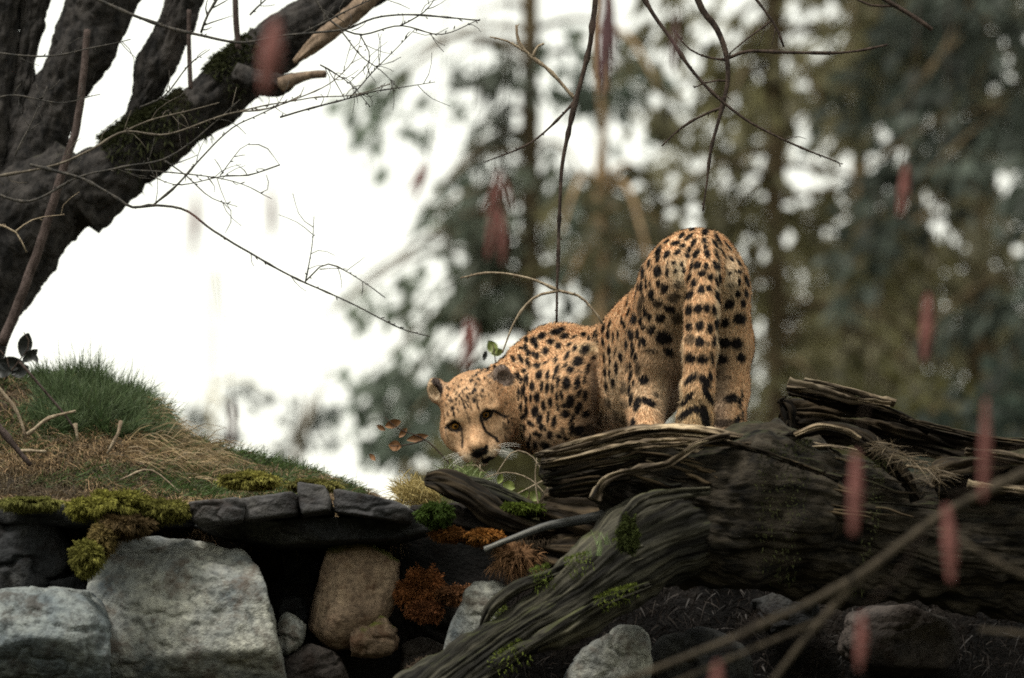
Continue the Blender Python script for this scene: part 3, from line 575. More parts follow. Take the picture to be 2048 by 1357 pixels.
plant_twigs('bare_twig', [([(560, 235), (700, 195), (780, 180), (870, 165)], 2.2, .8), ([(700, 195), (760, 130), (830, 60)], 1.6, .8), ([(640, 130), (700, 170), (740, 215)], 1.6, .8)], 11.7, M['twig_blue'],
    'faint bare twig in the sky right of the broken stub', 'twig', GT, 6, 16)
plant_twigs('bare_twig', [([(620, -20), (660, 40), (720, 70), (800, 52), (880, 70), (960, 40)], 2.4, .9), ([(720, 70), (740, 120), (700, 165)], 1.6, .8), ([(800, 52), (850, 20), (880, -20)], 1.8, .8)], 11.9, M['twig_blue'],
    'tangled bare twig at the top between the mossy limb and the hanging twig', 'twig', GT, 5, 18)
plant_twigs('bare_twig', [([(560, 330), (500, 350), (440, 352), (360, 372), (300, 352)], 1.6, .8), ([(440, 352), (480, 300), (500, 288)], 1.2, .7), ([(280, 215), (330, 190), (380, 130), (420, 100)], 2, .8)], 11.8, M['twig_blue'],
    'faint thin twig in the sky below the mossy limb', 'twig', GT, 3, 19)
plant_twigs('bare_twig', [([(-10, 448), (30, 465), (52, 505)], 2.6, 1.6), ([(30, 465), (70, 440), (130, 430)], 1.8, .8)], 11.7, M['twig_pale'], 'tiny pale twig on the trunk near the left edge', 'twig', GT, 1, 17)
# foreground branch, out of focus
plant_twigs('foreground_branch', [([(1150, 1400), (1330, 1330), (1500, 1262), (1700, 1165), (1800, 1090), (1900, 1022), (2100, 920)], 6, 11),
    ([(1500, 1420), (1600, 1290), (1690, 1190), (1790, 1100)], 6, 7), ([(1280, 1400), (1480, 1310), (1640, 1240)], 4, 5)], 8.2, M['fg_twig'],
    'blurred olive branch crossing the lower right corner in the foreground', 'branch', None, 0, 20)
plant_twigs('foreground_branch', [([(1920, 1080), (2000, 1130), (2100, 1170)], 5, 6), ([(1960, 1260), (2060, 1270), (2120, 1280)], 5, 5)], 8.0, M['fg_twig'], 'faint blurred twig at the right edge under the big catkin', 'branch', None, 0, 21)

# ------------------------------------------------------------------ catkins
def catkin_geo(x0, y0, x1, y1, Y, r):
    P = px_path([(x0, y0), ((x0+x1)/2+2, (y0+y1)/2), (x1, y1)], Y)
    def d(s, th, Pp, rr): return .0013*np.sin(s*1500+np.round(th*3)*1.7)*np.sin(th*7+s*300)
    return tube_geo(P, R_(np.array([r*.45, r, r*.4]), Y), 12, 26, d)
def catkin_plant(pts, Y, cats, label, mat='catkin', r=10):
    """a thin twig coming in from above or the side, catkins hang from it on stalks"""
    Y = Y-1.0
    root = thing('catkin_twig', W(pts[0][0], pts[0][1], Y), label, 'catkin twig', 'catkin twigs in the foreground')
    geo_obj('twig', twig_geo(pts, Y, 2.0, 1.3, 6, .2, False), M['twig'], root)
    pa = np.array(pts, float)
    for (x0, y0, x1, y1, rr) in cats:
        d = np.hypot(pa[:, 0]-x0, pa[:, 1]-y0); k = int(d.argmin())
        if d[k] > 4: geo_obj('stalk', twig_geo([tuple(pa[k]), ((pa[k, 0]+x0)/2, (pa[k, 1]+y0)/2-4), (x0, y0+3)], Y, 1.2, 1.0, 5, .1, False), M['twig'], root)
        geo_obj('catkin', catkin_geo(x0, y0, x1, y1, Y, rr*.8), M[mat], root, wear=1)
catkin_plant([(330, -60), (350, 120), (372, 280), (392, 380)], 7.4, [(392, 385, 384, 515, 10)], 'single blurred catkin hanging in the white sky, the lower one of two')
catkin_plant([(500, -60), (520, 150), (535, 300), (541, 380)], 7.6, [(541, 382, 543, 475, 9)], 'small blurred catkin hanging in the white sky right of the lower one')
catkin_plant([(560, -60), (556, 0), (548, 40)], 7.2, [(552, 40, 528, 185, 26)], 'thick blurred reddish catkin over the broken limb at the top left')
catkin_plant([(900, -60), (880, 150), (855, 300), (848, 330)], 8.4, [(850, 325, 815, 385, 7), (842, 335, 835, 395, 6), (858, 330, 825, 405, 6)], 'cluster of small red catkins in front of the left conifer foliage', 'catkin')
catkin_plant([(1020, -60), (1010, 150), (998, 300), (992, 345)], 8.3, [(1000, 340, 970, 430, 6), (994, 345, 990, 450, 7), (1005, 350, 1022, 420, 6), (985, 420, 975, 520, 9), (1000, 420, 1005, 530, 11)], 'large bunch of red catkins above the cheetah shoulder')
catkin_plant([(1210, -80), (1215, -20), (1212, 0)], 8.2, [(1212, -20, 1205, 190, 15), (1222, -10, 1228, 150, 8), (1200, 40, 1195, 160, 7)], 'long purple brown catkins hanging at the top beside the dark hanging twig', 'purple_catkin')
catkin_plant([(1340, -80), (1350, -20), (1352, 20)], 8.2, [(1353, 20, 1345, 145, 7)], 'thin purple catkin at the top between two hanging branches', 'purple_catkin')
catkin_plant([(960, -60), (955, 300), (945, 560), (940, 640)], 8.0, [(938, 640, 932, 745, 15), (950, 650, 945, 720, 8)], 'blurred red catkin just above the cheetah head')
catkin_plant([(1840, -60), (1830, 120), (1818, 260), (1812, 330)], 8.3, [(1812, 330, 1800, 435, 13)], 'dark red catkin in front of the right conifers, upper one')
catkin_plant([(1900, -60), (1890, 250), (1865, 480), (1856, 590)], 8.2, [(1856, 590, 1848, 725, 16)], 'dull red catkin in front of the right conifers, middle one')
catkin_plant([(2100, 560), (2040, 680), (1985, 770), (1972, 800)], 7.8, [(1972, 800, 1965, 1000, 13)], 'long dull red catkin at the right edge above the log stub')
catkin_plant([(1760, 560), (1740, 760), (1716, 880), (1708, 915)], 7.9, [(1712, 905, 1706, 1070, 17)], 'bright red catkin hanging in front of the fallen trunk')
catkin_plant([(2100, 840), (2000, 930), (1915, 990), (1896, 1010)], 7.9, [(1893, 1012, 1902, 1165, 17)], 'thick red catkin at the lower right below the log stub')
catkin_plant([(1850, 1060), (1790, 1160), (1740, 1205), (1726, 1225)], 7.9, [(1724, 1228, 1718, 1340, 13)], 'dim catkin low in front of the brown boulder')
catkin_plant([(1560, 1200), (1500, 1250), (1455, 1290), (1440, 1320)], 7.7, [(1436, 1325, 1425, 1430, 15)], 'reddish catkin cut off by the bottom edge')
catkin_plant([(430, 540), (455, 680), (463, 780), (466, 810)], 8.3, [(466, 805, 462, 890, 9)], 'small purple catkin standing out above the grass mound', 'purple_catkin')

# ------------------------------------------------------------------ background trees
def conifer(px, Y, wpx, label, dens=1.0, mat='conifer_bark', span=(3.0, 15.), reach=2.4, side=None, seed=0, explicit=None, base=(.06, .075, .045), nb=70, lean=0, crown=True, ql=.19, droop=.6, per=84, top=24):
    rg = np.random.default_rng(seed); bx = W(px, 678, Y)[0]; r = R_(wpx/2, Y)
    t = thing('conifer_tree', (bx, Y, 0), label, 'tree', 'conifers behind the cheetah')
    tp = np.array([[bx-lean*.4, Y, -.1], [bx, Y, 5], [bx+lean*.3, Y, 10], [bx+lean, Y, 17], [bx+lean, Y, 24]])*np.array([1, 1, top/24])+np.array([0, 0, 0]); geo_obj('trunk', tube_geo(tp, np.array([r*1.25, r*1.05, r*.95, r*.75, r*.3]), 14, 60, grainy(.03, 2, 12, seed)), M[mat], t)
    if not crown: return t
    br = []
    if explicit:
        for (ax, ay, ex, ey) in explicit: a = W(ax, ay, Y); e = W(ex, ey, Y+rg.normal()*.8); br.append((a, e))
    for k in range(nb):
        z = rg.uniform(*span); an = rg.uniform(0, 2*np.pi)
        if side is not None and rg.random() < .8: an = (0 if side > 0 else np.pi)+rg.normal()*.7
        L = reach*rg.uniform(.5, 1.1)*np.clip((26-z)/16, .3, 1); br.append((np.array([bx, Y, z]), np.array([bx+L*math.cos(an), Y+L*math.sin(an), z-droop*L*rg.uniform(.3, 1)])))
    geos, R, D, Ls = [], [], [], []
    for a, e in br:
        L = np.linalg.norm(e-a); m = (a+e)/2+np.array([0, 0, .16*L]); c = crom(np.array([a, m, e]), 12); geos.append(tube_geo(c, np.linspace(.035, .008, 12), 5, 12))
        n = int(per*L*dens); f = rg.beta(1.6, 1.1, n)*10.99; k = f.astype(int); ff = (f-k)[:, None]; p = c[k]*(1-ff)+c[k+1]*ff
        dd = e-a; dd /= np.linalg.norm(dd); sd_ = np.cross(dd, [0, 0, 1.]); w = rg.normal(size=n)*.22*(.3+L*.3)
        p = p + sd_*w[:, None] + np.stack([rg.normal(size=n)*.06, rg.normal(size=n)*.06, -np.abs(rg.normal(size=n))*.22-np.abs(w)*.4], -1)
        R.append(p); D.append(dd*.5+sd_*np.sign(w)[:, None]*.6+np.array([0, 0, -.7])+rg.normal(size=(n, 3))*.35); Ls.append(ql*rg.uniform(.5, 1.4, n))
    geo_obj('branches', join(geos), M[mat], t)['kind'] = 'stuff'
    R, D, Ls = np.vstack(R), np.vstack(D), np.concatenate(Ls); kp = fbm(R*np.array([1.5, .8, 1.9])+seed, 3) > -.10; R, D, Ls = R[kp], D[kp], Ls[kp]; D /= np.linalg.norm(D, axis=1)[:, None]
    n = len(R); S = np.cross(D, rg.normal(size=(n, 3))); S /= np.linalg.norm(S, axis=1)[:, None]; w = (Ls*.28)[:, None]
    V = np.stack([R-S*w*.5, R+D*Ls[:, None]*.5-S*w, R+D*Ls[:, None], R+D*Ls[:, None]*.5+S*w], 1).reshape(-1, 3)
    b = (np.arange(n)*4)[:, None]; clump = fbm(R*.9, 2)
    col = np.array(base)*(1+clump[:, None]*.8)*rg.uniform(.6, 1.5, (n, 1))*np.array([1, 1, 1.])+np.array([.03, .015, -.005])*np.clip(fbm(R*.5+9, 2), 0, 1)[:, None]
    o = mk('crown', V, b+[0, 1, 2, 3], M['leafy'], t, smooth=False, col=np.repeat(np.clip(col, .005, 1)[:, None], 4, 1).reshape(-1, 3)); o['kind'] = 'stuff'
    return t
ex1 = [(1060, 60, 820, 130), (1060, 90, 700, 190), (1060, 110, 900, 120), (1060, 140, 780, 180), (1060, 60, 1300, 150), (1060, 120, 1240, 170), (1060, 20, 960, 30),
       (1060, 220, 930, 300), (1060, 260, 870, 380), (1060, 300, 830, 430), (1060, 330, 930, 420), (1060, 380, 810, 480), (1060, 400, 860, 520), (1060, 430, 760, 560), (1060, 430, 940, 520),
       (1060, 470, 660, 620), (1060, 500, 700, 570), (1060, 520, 640, 640), (1060, 540, 800, 640), (1060, 560, 900, 650), (1060, 560, 780, 720), (1060, 600, 720, 760), (1060, 620, 740, 860), (1060, 660, 860, 760), (1060, 700, 800, 860), (1060, 720, 740, 950), (1060, 760, 900, 900), (1060, 800, 860, 1000), (1060, 850, 960, 990),
       (1060, 300, 1180, 380), (1060, 360, 1260, 430), (1060, 420, 1230, 500), (1060, 500, 1250, 560), (1060, 560, 1240, 640), (1060, 640, 1200, 720), (1060, 840, 1140, 960), (1060, 900, 1000, 1030)]
conifer(1060, 44, 42, 'tall conifer behind the cheetah head with drooping boughs over white sky', .85, explicit=ex1, nb=10, span=(12, 20), seed=2, base=(.10, .125, .10), per=120)
conifer(1204, 40, 30, 'slim tan conifer trunk just left of the cheetah rump', .6, 'tan_bark', explicit=[(1204, 360, 1330, 440), (1204, 400, 1300, 520), (1204, 420, 1350, 470), (1204, 470, 1340, 580), (1204, 540, 1290, 620), (1204, 600, 1320, 700), (1204, 380, 1120, 470), (1204, 480, 1130, 580), (1204, 60, 1320, 180)], nb=22, span=(2.8, 5.2), reach=1.2, seed=3, base=(.07, .065, .035))
conifer(1550, 42, 44, 'straight olive trunked conifer right of the cheetah rump', .8, explicit=[(1550, 300, 1430, 400), (1550, 350, 1450, 450), (1550, 420, 1470, 520), (1550, 480, 1440, 640), (1550, 560, 1470, 700), (1550, 20, 1480, 120), (1550, 100, 1650, 220)], nb=48, span=(2.6, 11), reach=1.9, side=1, seed=4, base=(.13, .12, .06), lean=.1)
conifer(1720, 50, 40, 'dark conifer between the two straight trunks on the right', .9, nb=64, span=(2.6, 12), reach=2.4, seed=5, base=(.13, .12, .07))
conifer(1960, 46, 60, 'broad dark conifer near the right edge of the forest', 1.0, nb=76, span=(2.4, 11.5), reach=2.3, seed=6, base=(.14, .13, .08))
conifer(2140, 40, 50, 'dark conifer at the far right, mostly outside the view', .9, nb=80, span=(2.4, 10), reach=2.2, seed=7, base=(.075, .09, .075))
conifer(1830, 62, 50, 'distant conifer seen through the gaps on the right', .7, nb=80, span=(3, 9), reach=3, seed=8, base=(.06, .065, .04))
conifer(1450, 64, 44, 'distant conifer low behind the cheetah back', .7, nb=60, span=(3, 5.6), reach=2.8, seed=9, top=5.6, base=(.07, .075, .04))
conifer(900, 66, 40, 'distant low conifer under the drooping boughs on the left', .6, nb=40, span=(3, 5.0), reach=2.0, seed=10, top=5.0, base=(.05, .065, .05))
conifer(600, 60, 18, 'small ragged conifer low in the gap left of the head', .5, nb=6, span=(3, 4.0), reach=1.1, seed=11, top=W(0, 775, 60)[2], base=(.05, .065, .055), explicit=[(600, 930, 560, 830), (600, 900, 640, 780), (600, 880, 700, 740), (600, 930, 480, 900), (600, 960, 520, 960)])
conifer(425, 60, 18, 'pale slender trunk standing faint in the white sky', .5, 'pale_bark', nb=0, top=W(0, 545, 60)[2], explicit=[(425, 790, 470, 850), (425, 790, 390, 860), (425, 770, 560, 800)], seed=12, base=(.07, .08, .07))
# undergrowth, low and dark behind the logs
def shrub(px, Y, h, w, label, seed, base):
    rg = np.random.default_rng(seed); bx = W(px, 678, Y)[0]; n = 5200
    t = thing('shrub', (bx, Y, 0), label, 'shrub', 'shrubs under the conifers')
    geos = []
    for k in range(9):
        an = rg.uniform(0, 6.28); geos.append(tube_geo(np.array([[bx, Y, -.05], [bx+math.cos(an)*w*.25, Y+math.sin(an)*w*.25, h*.5], [bx+math.cos(an)*w*.45, Y+math.sin(an)*w*.45, h*.85]]), np.array([.05, .03, .01]), 6, 12))
    geo_obj('stem', join(geos), M['conifer_bark'], t)
    u = rg.normal(size=(n, 3)); u /= np.linalg.norm(u, axis=1)[:, None]; rr = rg.uniform(.35, 1, n)**.5; R = np.array([bx, Y, h*.55])+u*rr[:, None]*np.array([w/2, w/2, h*.45])*(1+.35*fbm(u*2+seed, 3))[:, None]
    D = u+rg.normal(size=(n, 3))*.8; D /= np.linalg.norm(D, axis=1)[:, None]; S = np.cross(D, rg.normal(size=(n, 3))); S /= np.linalg.norm(S, axis=1)[:, None]; L = rg.uniform(.08, .22, n)[:, None]
    V = np.stack([R, R+D*L*.5-S*L*.3, R+D*L, R+D*L*.5+S*L*.3], 1).reshape(-1, 3); b = (np.arange(n)*4)[:, None]
    col = np.array(base)*rg.uniform(.5, 1.6, (n, 1))*(1+.8*fbm(R*.8, 2))[:, None]
    mk('crown', V, b+[0, 1, 2, 3], M['leafy'], t, smooth=False, col=np.repeat(col[:, None], 4, 1).reshape(-1, 3))['kind'] = 'stuff'
for k, (px, Y, h, w, lb) in enumerate([(1560, 36, 3.9, 2.6, 'olive shrub low behind the trunk of the olive conifer'), (1740, 37, 4.6, 2.8, 'tall brown green shrub behind the broken log'), (1920, 35, 4.7, 3.0, 'dark shrub at the foot of the broad dark conifer'),
        (2080, 34, 4.9, 2.8, 'dark shrub at the right edge of the view'), (1330, 46, 4.6, 3.2, 'olive shrub seen between cheetah back and tan trunk'), (1085, 38, 5.1, 2.3, 'olive shrub seen in the gap under the cheetah neck'), (1660, 52, 6.4, 4.2, 'tall bushy shrub far behind the right side logs'), (1900, 56, 7.2, 5.0, 'highest bush mass far back at the right')]):
    shrub(px, Y, h, w, lb, 40+k, (.075, .07, .028) if k != 3 else (.03, .04, .032))

# ------------------------------------------------------------------ grass, straw, moss
def on_bank(px, Y): x = W(px, 678, Y)[:, 0]; return np.stack([x, Y, bank_z(x, Y)-.005], -1)
def scatter(n, px0, px1, Y0, Y1, thr=None, fs=6, seed=0):
    px = rng.uniform(px0, px1, n); Y = rng.uniform(Y0, Y1, n); P = on_bank(px, Y)
    if thr is not None: k = fbm(P*fs+seed, 3) > thr; P = P[k]; px = px[k]
    return P, px
CPX = rng.uniform(85, 330, 150); CY_ = rng.uniform(12.5, 13.1, 150); Pc = on_bank(CPX, CY_); ck = rng.integers(0, 150, 30000); n = len(ck)
P = Pc[ck]+rng.normal(size=(n, 3))*[.014, .02, 0]; P[:, 2] = bank_z(P[:, 0], P[:, 1])-.005; px = CPX[ck]; cl_ = rng.normal(size=(150, 3))*[.45, .2, 0]; cL = rng.uniform(.4, 1.35, 150)
lean = np.stack([np.clip((px-200)/140, -1, 1)*.5, np.full(n, -.15), np.full(n, 1.)], -1)+cl_[ck]+rng.normal(size=(n, 3))*[.3, .3, .1]
keep = P[:, 2] > W(0, 880, 12.5)[2]; P, lean, px, ck = P[keep], lean[keep], px[keep], ck[keep]; n = len(P)
blades('grass', P, lean, rng.uniform(.03, .11, n)*np.where(rng.random(n) < .1, 1.6, 1)*cL[ck]*np.clip(1.15-np.abs(px-200)/260, .4, 1), rng.uniform(.0012, .0028, n), rng.uniform(.05, .6, n), np.array([.028, .058, .022])*rng.uniform(.4, 1.6, (n, 1))*rng.uniform(.6, 1.4, 150)[ck][:, None]+rng.uniform(0, .02, (n, 1))*np.array([1, .6, 0]), M['grass'], label='lush green tuft of grass crowning the mound on the left', cat='grass', tipcol=np.array([.085, .12, .055])*rng.uniform(.4, 1.5, (n, 1)))
P, px = scatter(26000, -60, 760, 12.15, 13.0, .0, 7, 11); n = len(P); keep = rng.random(n) < np.where(px > 300, 1, .7); P, px = P[keep], px[keep]; n = len(P)
blades('grass', P, np.stack([.5+rng.normal(size=n)*.5, -.3+rng.normal(size=n)*.3, np.full(n, .8)], -1), rng.uniform(.02, .075, n), rng.uniform(.0014, .0026, n), rng.uniform(.2, 1., n), np.array([.045, .075, .02])*rng.uniform(.4, 1.6, (n, 1)), M['grass'], label='short green grass scattered over the right slope of the mound', cat='grass')
P, px = scatter(22000, -80, 800, 11.99, 13.0, None); n = len(P)
blades('litter', P, np.stack([.3+rng.normal(size=n)*.7, -.5+rng.normal(size=n)*.4, .3+rng.normal(size=n)*.3], -1), rng.uniform(.012, .05, n), rng.uniform(.0018, .004, n), rng.uniform(.2, 1, n), np.array([.075, .052, .032])*rng.uniform(.2, 1.6, (n, 1)), M['grass'], label='dark brown litter of dead stems covering the mound soil', cat='litter')
P, px = scatter(16000, -110, 300, 12.03, 12.5, None); n = len(P)
blades('dry_grass', P, np.stack([.3+rng.normal(size=n)*.6, -.7+rng.normal(size=n)*.3, .3+rng.normal(size=n)*.3], -1), rng.uniform(.02, .07, n), rng.uniform(.0014, .003, n), rng.uniform(.3, 1.3, n), np.array([.12, .09, .05])*rng.uniform(.15, 1.5, (n, 1))*(1+.8*fbm(P*8, 2))[:, None], M['grass'], label='brown dead grass matted on the low left of the mound above the ledge', cat='dry grass')
P, px = scatter(12000, -80, 430, 11.955, 12.12, None); n = len(P)
blades('dry_grass', P, np.stack([.3+rng.normal(size=n)*.5, -.8+rng.normal(size=n)*.3, .1+rng.normal(size=n)*.3], -1), rng.uniform(.02, .06, n), rng.uniform(.0014, .003, n), rng.uniform(.5, 1.6, n), np.array([.2, .13, .07])*rng.uniform(.15, 1.3, (n, 1)), M['grass'], label='fringe of tan dead grass hanging over the ledge at the far left', cat='dry grass')
nn = 1500; px = rng.uniform(-60, 800, nn); P = on_bank(px, np.full(nn, 12.02)); P[:, 1] -= .04; P[:, 2] += .012
blades('dry_grass', P, np.stack([.5+rng.normal(size=nn)*.5, -1.2+rng.normal(size=nn)*.3, .25+rng.normal(size=nn)*.2], -1), rng.uniform(.04, .11, nn), rng.uniform(.0016, .003, nn), rng.uniform(.7, 1.6, nn), np.array([.3, .21, .11])*rng.uniform(.3, 1.2, (nn, 1)), M['grass'], label='long straw blades arching over the edge of the ledge', cat='dry grass')
P, px = scatter(60000, -60, 780, 12.0, 12.95, -.22, 5, 23); n = len(P); lo = P[:, 2] < W(0, 880, 12.4)[2]; keep = lo | (rng.random(n) < .3); P, px = P[keep], px[keep]; n = len(P)
a = rng.normal(size=n)
blades('dry_grass', P, np.stack([.45+a*.6, -.7+rng.normal(size=n)*.35, .35+rng.normal(size=n)*.3], -1), rng.uniform(.03, .1, n), rng.uniform(.0016, .0032, n), rng.uniform(.5, 1.3, n), np.array([.22, .155, .08])*rng.uniform(.15, 1.35, (n, 1))*(1+.8*fbm(P*6, 2))[:, None], M['grass'], label='matted tan dry grass hanging over the mound slope', cat='dry grass', tipcol=np.array([.34, .22, .12])*rng.uniform(.2, 1.3, (n, 1)))
P, px = scatter(480, 245, 430, 12.35, 12.85, None); n = len(P)
blades('dry_grass', P+[0, 0, .02], np.stack([1.+rng.normal(size=n)*.25, -.3+rng.normal(size=n)*.3, .3+rng.normal(size=n)*.35], -1), rng.uniform(.05, .17, n), rng.uniform(.0018, .003, n), rng.uniform(.5, .8, n), np.array([.3, .22, .12])*rng.uniform(.25, 1.2, (n, 1)), M['grass'], label='swept straw arching right below the green tuft', cat='dry grass')
def tufts(name, cx, cy, rx, ry, Y, dY, n, ln, col, label, fs=20, droop=.4, wd=.0026, mat='moss', cat='moss', thick=.5, lump=.5):
    """cushion: blades on a lumpy half ellipsoid"""
    n = int(n*1.5) if cat == 'moss' else n; u = rng.normal(size=(n, 3)); u /= np.linalg.norm(u, axis=1)[:, None]; u[:, 1] = -np.abs(u[:, 1])*np.where(rng.random(n) < .8, 1, -1)
    c = W(cx, cy, Y); S = np.array([R_(rx, Y), dY, R_(ry, Y)]); lumps = 1+lump*fbm(u*3.0+cx*.01, 3)+.35*fbm(u*8+cx*.01, 2)
    f = rng.uniform(.72, 1, n)[:, None]; R = c+u*S*lumps[:, None]*f; cl = fbm(R*25, 2)
    cc = np.array(col)*(1+.7*cl[:, None])*rng.uniform(.55, 1.45, (n, 1))
    V0, F0 = ico(4); lm = 1+lump*fbm(V0*3.0+cx*.01, 3)+.35*fbm(V0*8+cx*.01, 2)
    o = blades(name, R, u/S*S.mean()+rng.normal(size=(n, 3))*.55, ln*.72*rng.uniform(.4, 1.2, n), np.full(n, wd), np.full(n, droop), cc, M[mat], label=label, cat=cat, origin=c)
    k = mk('moss_core', c+V0*S*.86*lm[:, None], F0, M[mat], o, col=np.tile(np.array(col)*.5, (len(V0), 1)))
    return o
YG = (.135, .13, .028); BR = (.07, .048, .022); RU = (.24, .095, .035); DG = (.05, .075, .015)
tufts('moss', 240, 1012, 62, 28, 11.58, .12, 11000, .014, YG, 'thick yellow green moss cushion on the ledge above the pale boulder')
tufts('moss', 330, 1022, 46, 20, 11.58, .10, 7000, .013, (.11, .105, .026), 'flatter yellow green moss beside the leftmost slate slab')
tufts('moss', 165, 1018, 30, 18, 11.6, .1, 4000, .013, YG, 'small yellow moss lump left of the thick cushion')
tufts('moss', 60, 1008, 60, 10, 11.65, .1, 4000, .013, (.14, .14, .04), 'thin moss strip on the ledge at the far left')
tufts('moss', 250, 1052, 50, 20, 11.5, .07, 5000, .016, BR, 'brown moss drooping under the yellow cushion')
tufts('moss', 205, 1080, 24, 30, 11.46, .05, 4500, .014, (.12, .09, .035), 'brown moss trailing down the left of the pale boulder')
tufts('moss', 174, 1115, 30, 32, 11.42, .06, 6500, .013, (.13, .125, .03), 'round olive moss clump on the left shoulder of the pale boulder')
tufts('moss', 840, 1185, 40, 42, 11.74, .03, 8000, .009, RU, 'large rusty orange moss clump in the dark middle', lump=.8)
tufts('moss', 850, 1222, 34, 22, 11.72, .03, 4000, .008, (.15, .06, .026), 'lower rusty moss clump on the shade-dark soil')
tufts('moss', 918, 1192, 44, 20, 11.72, .03, 5000, .008, (.15, .07, .032), 'rusty moss patch beside the pale pointed stone', lump=.9)
tufts('moss', 895, 1068, 30, 12, 11.58, .04, 3500, .012, (.12, .05, .014), 'small rusty moss strip below the bark chunk, left one')
tufts('moss', 968, 1074, 34, 14, 11.58, .04, 4000, .012, (.2, .085, .02), 'bright orange moss strip above the driftwood stick')
tufts('moss', 870, 1030, 32, 22, 11.55, .05, 6000, .011, (.03, .05, .009), 'deep green moss at the foot of the black bark chunk')
tufts('moss', 1040, 1020, 52, 12, 11.72, .06, 6000, .011, (.07, .095, .015), 'bright green moss bank right of the bark chunk')
tufts('moss', 1258, 1072, 20, 34, 11.235, .012, 3000, .008, (.03, .038, .01), 'green moss growing where the root meets the trunk', lump=.9)
tufts('moss', 1070, 1085, 80, 22, 11.75, .06, 6000, .02, (.06, .043, .028), 'brown dead litter under the trunk beside the driftwood stick', wd=.002, droop=.8, cat='litter', lump=.9)
tufts('moss', 1030, 1118, 42, 30, 11.6, .05, 900, .04, (.2, .11, .055), 'tangle of fine tan rootlets hanging under the litter', wd=.0014, droop=.6, cat='rootlets', lump=.9)
tufts('moss', 880, 1340, 60, 24, 11.45, .06, 5000, .016, (.075, .055, .04), 'brown crumbly litter at the bottom where the root ends', cat='litter')
tufts('moss', 500, 962, 58, 15, 12.12, .06, 7000, .011, (.15, .14, .035), 'olive moss patch on the mound slope above the slabs', lump=.8)
tufts('moss', 630, 972, 50, 9, 12.12, .06, 4500, .011, (.14, .13, .04), 'olive moss patch at the thin right end of the mound', lump=.8)
for k, (a, b, nn) in enumerate(((800, 880, 1300), (880, 960, 900))):
    px = rng.uniform(a, b, nn); Y = rng.uniform(11.9, 12.1, nn); P = np.stack([W(px, 678, Y)[:, 0], Y, W(0, 992 if k == 0 else 975, 12.0)[2]+rng.normal(size=nn)*.012+np.zeros(nn)], -1)
    blades('grass', P, np.stack([(-.5 if k == 0 else .1)+rng.normal(size=nn)*.5, -.2+rng.normal(size=nn)*.3, np.full(nn, .9)], -1), rng.uniform(.03, .075, nn), rng.uniform(.0016, .003, nn), rng.uniform(.2, 1.3 if k == 0 else .6, nn),
           (np.array([.38, .3, .12]) if k == 0 else np.array([.16, .2, .075]))*rng.uniform(.5, 1.3, (nn, 1)), M['grass'], label=['pale straw tuft curling left of the black bark chunk', 'pale green grass tuft under the cheetah chin'][k], cat='grass')
for k, (a, y0) in enumerate(((1200, 1090), (1180, 1112))):
    nn = 14; P = np.stack([W(rng.uniform(a-10, a+22, nn), 678, 11.3)[:, 0], np.full(nn, 11.25), np.full(nn, W(0, y0, 11.25)[2])], -1)
    blades('grass', P, np.stack([rng.normal(size=nn)*.3, rng.normal(size=nn)*.2, np.ones(nn)], -1), rng.uniform(.02, .05, nn), np.full(nn, .003), np.full(nn, .2), np.array([.2, .26, .12])*np.ones((nn, 1)), M['grass'], label=['few green blades sprouting on the mossy root', 'lower sprout of green blades on the root edge'][k], cat='grass')
nn = 300; px = rng.uniform(1740, 1880, nn); P = np.stack([W(px, 678, 11.4)[:, 0], np.full(nn, 11.35), W(px, 880+(px-1740)*.45+rng.uniform(0, 30, nn)*rng.uniform(0, 1, nn), 11.35)[:, 2]], -1)
blades('straw', P, rng.normal(size=(nn, 3))*[1, .5, .3], rng.uniform(.02, .07, nn), np.full(nn, .0014), np.full(nn, .2), np.array([.17, .13, .085])*rng.uniform(.3, 1.3, (nn, 1)), M['grass'], label='loose straw caught between the trunk and the broken log', cat='straw')

nn = 3500; px = rng.uniform(1000, 2120, nn); py = rng.uniform(1120, 1380, nn); P = W(px, py, 11.93)
blades('litter', P, rng.normal(size=(nn, 3))*[1, .5, .7]+[0, -.2, -.4], rng.uniform(.008, .05, nn), rng.uniform(.001, .005, nn), rng.uniform(.1, .6, nn), np.array([.022, .017, .014])*rng.uniform(.2, 1.6, (nn, 1)), M['grass'], label='dark shreds of bark and roots on the shade-dark soil under the logs', cat='litter')
# sticks on the mound
for k, (pts, r0, r1, lb, mt) in enumerate([([(-20, 755), (10, 790), (35, 825), (52, 878)], 4, 3, 'bent pale stick at the left edge of the mound', 'twig_pale'), ([(40, 725), (85, 780), (130, 830), (150, 862)], 3, 2, 'dark stick slanting down under the grass tuft', 'vine'),
        ([(55, 870), (95, 838), (150, 822)], 4, 2.5, 'short tan stick joining the bent pale stick', 'twig_pale'), ([(242, 842), (235, 870), (214, 908)], 4, 2.2, 'small curved tan stick hanging below the tuft', 'twig_pale'), ([(150, 848), (152, 865), (155, 882)], 3.5, 2.5, 'stubby tan twig upright in the mound', 'twig_pale'),
        ([(-20, 830), (20, 880), (60, 930)], 7, 5, 'thick grey stick low at the left edge of the mound', 'vine'), ([(40, 902), (90, 905)], 3, 2.5, 'horizontal tan stick on the lower mound', 'twig_pale'), ([(240, 960), (300, 940), (360, 985)], 2, 1.5, 'thin bent stalk on the dry grass', 'twig_pale')]):
    o = geo_obj('stick', twig_geo(pts, 12.2, r0, r1, 7, .3), M[mt], None, W(pts[0][0], pts[0][1], 12.2)); tag(o, lb, 'stick', 'sticks lying on the grass mound')

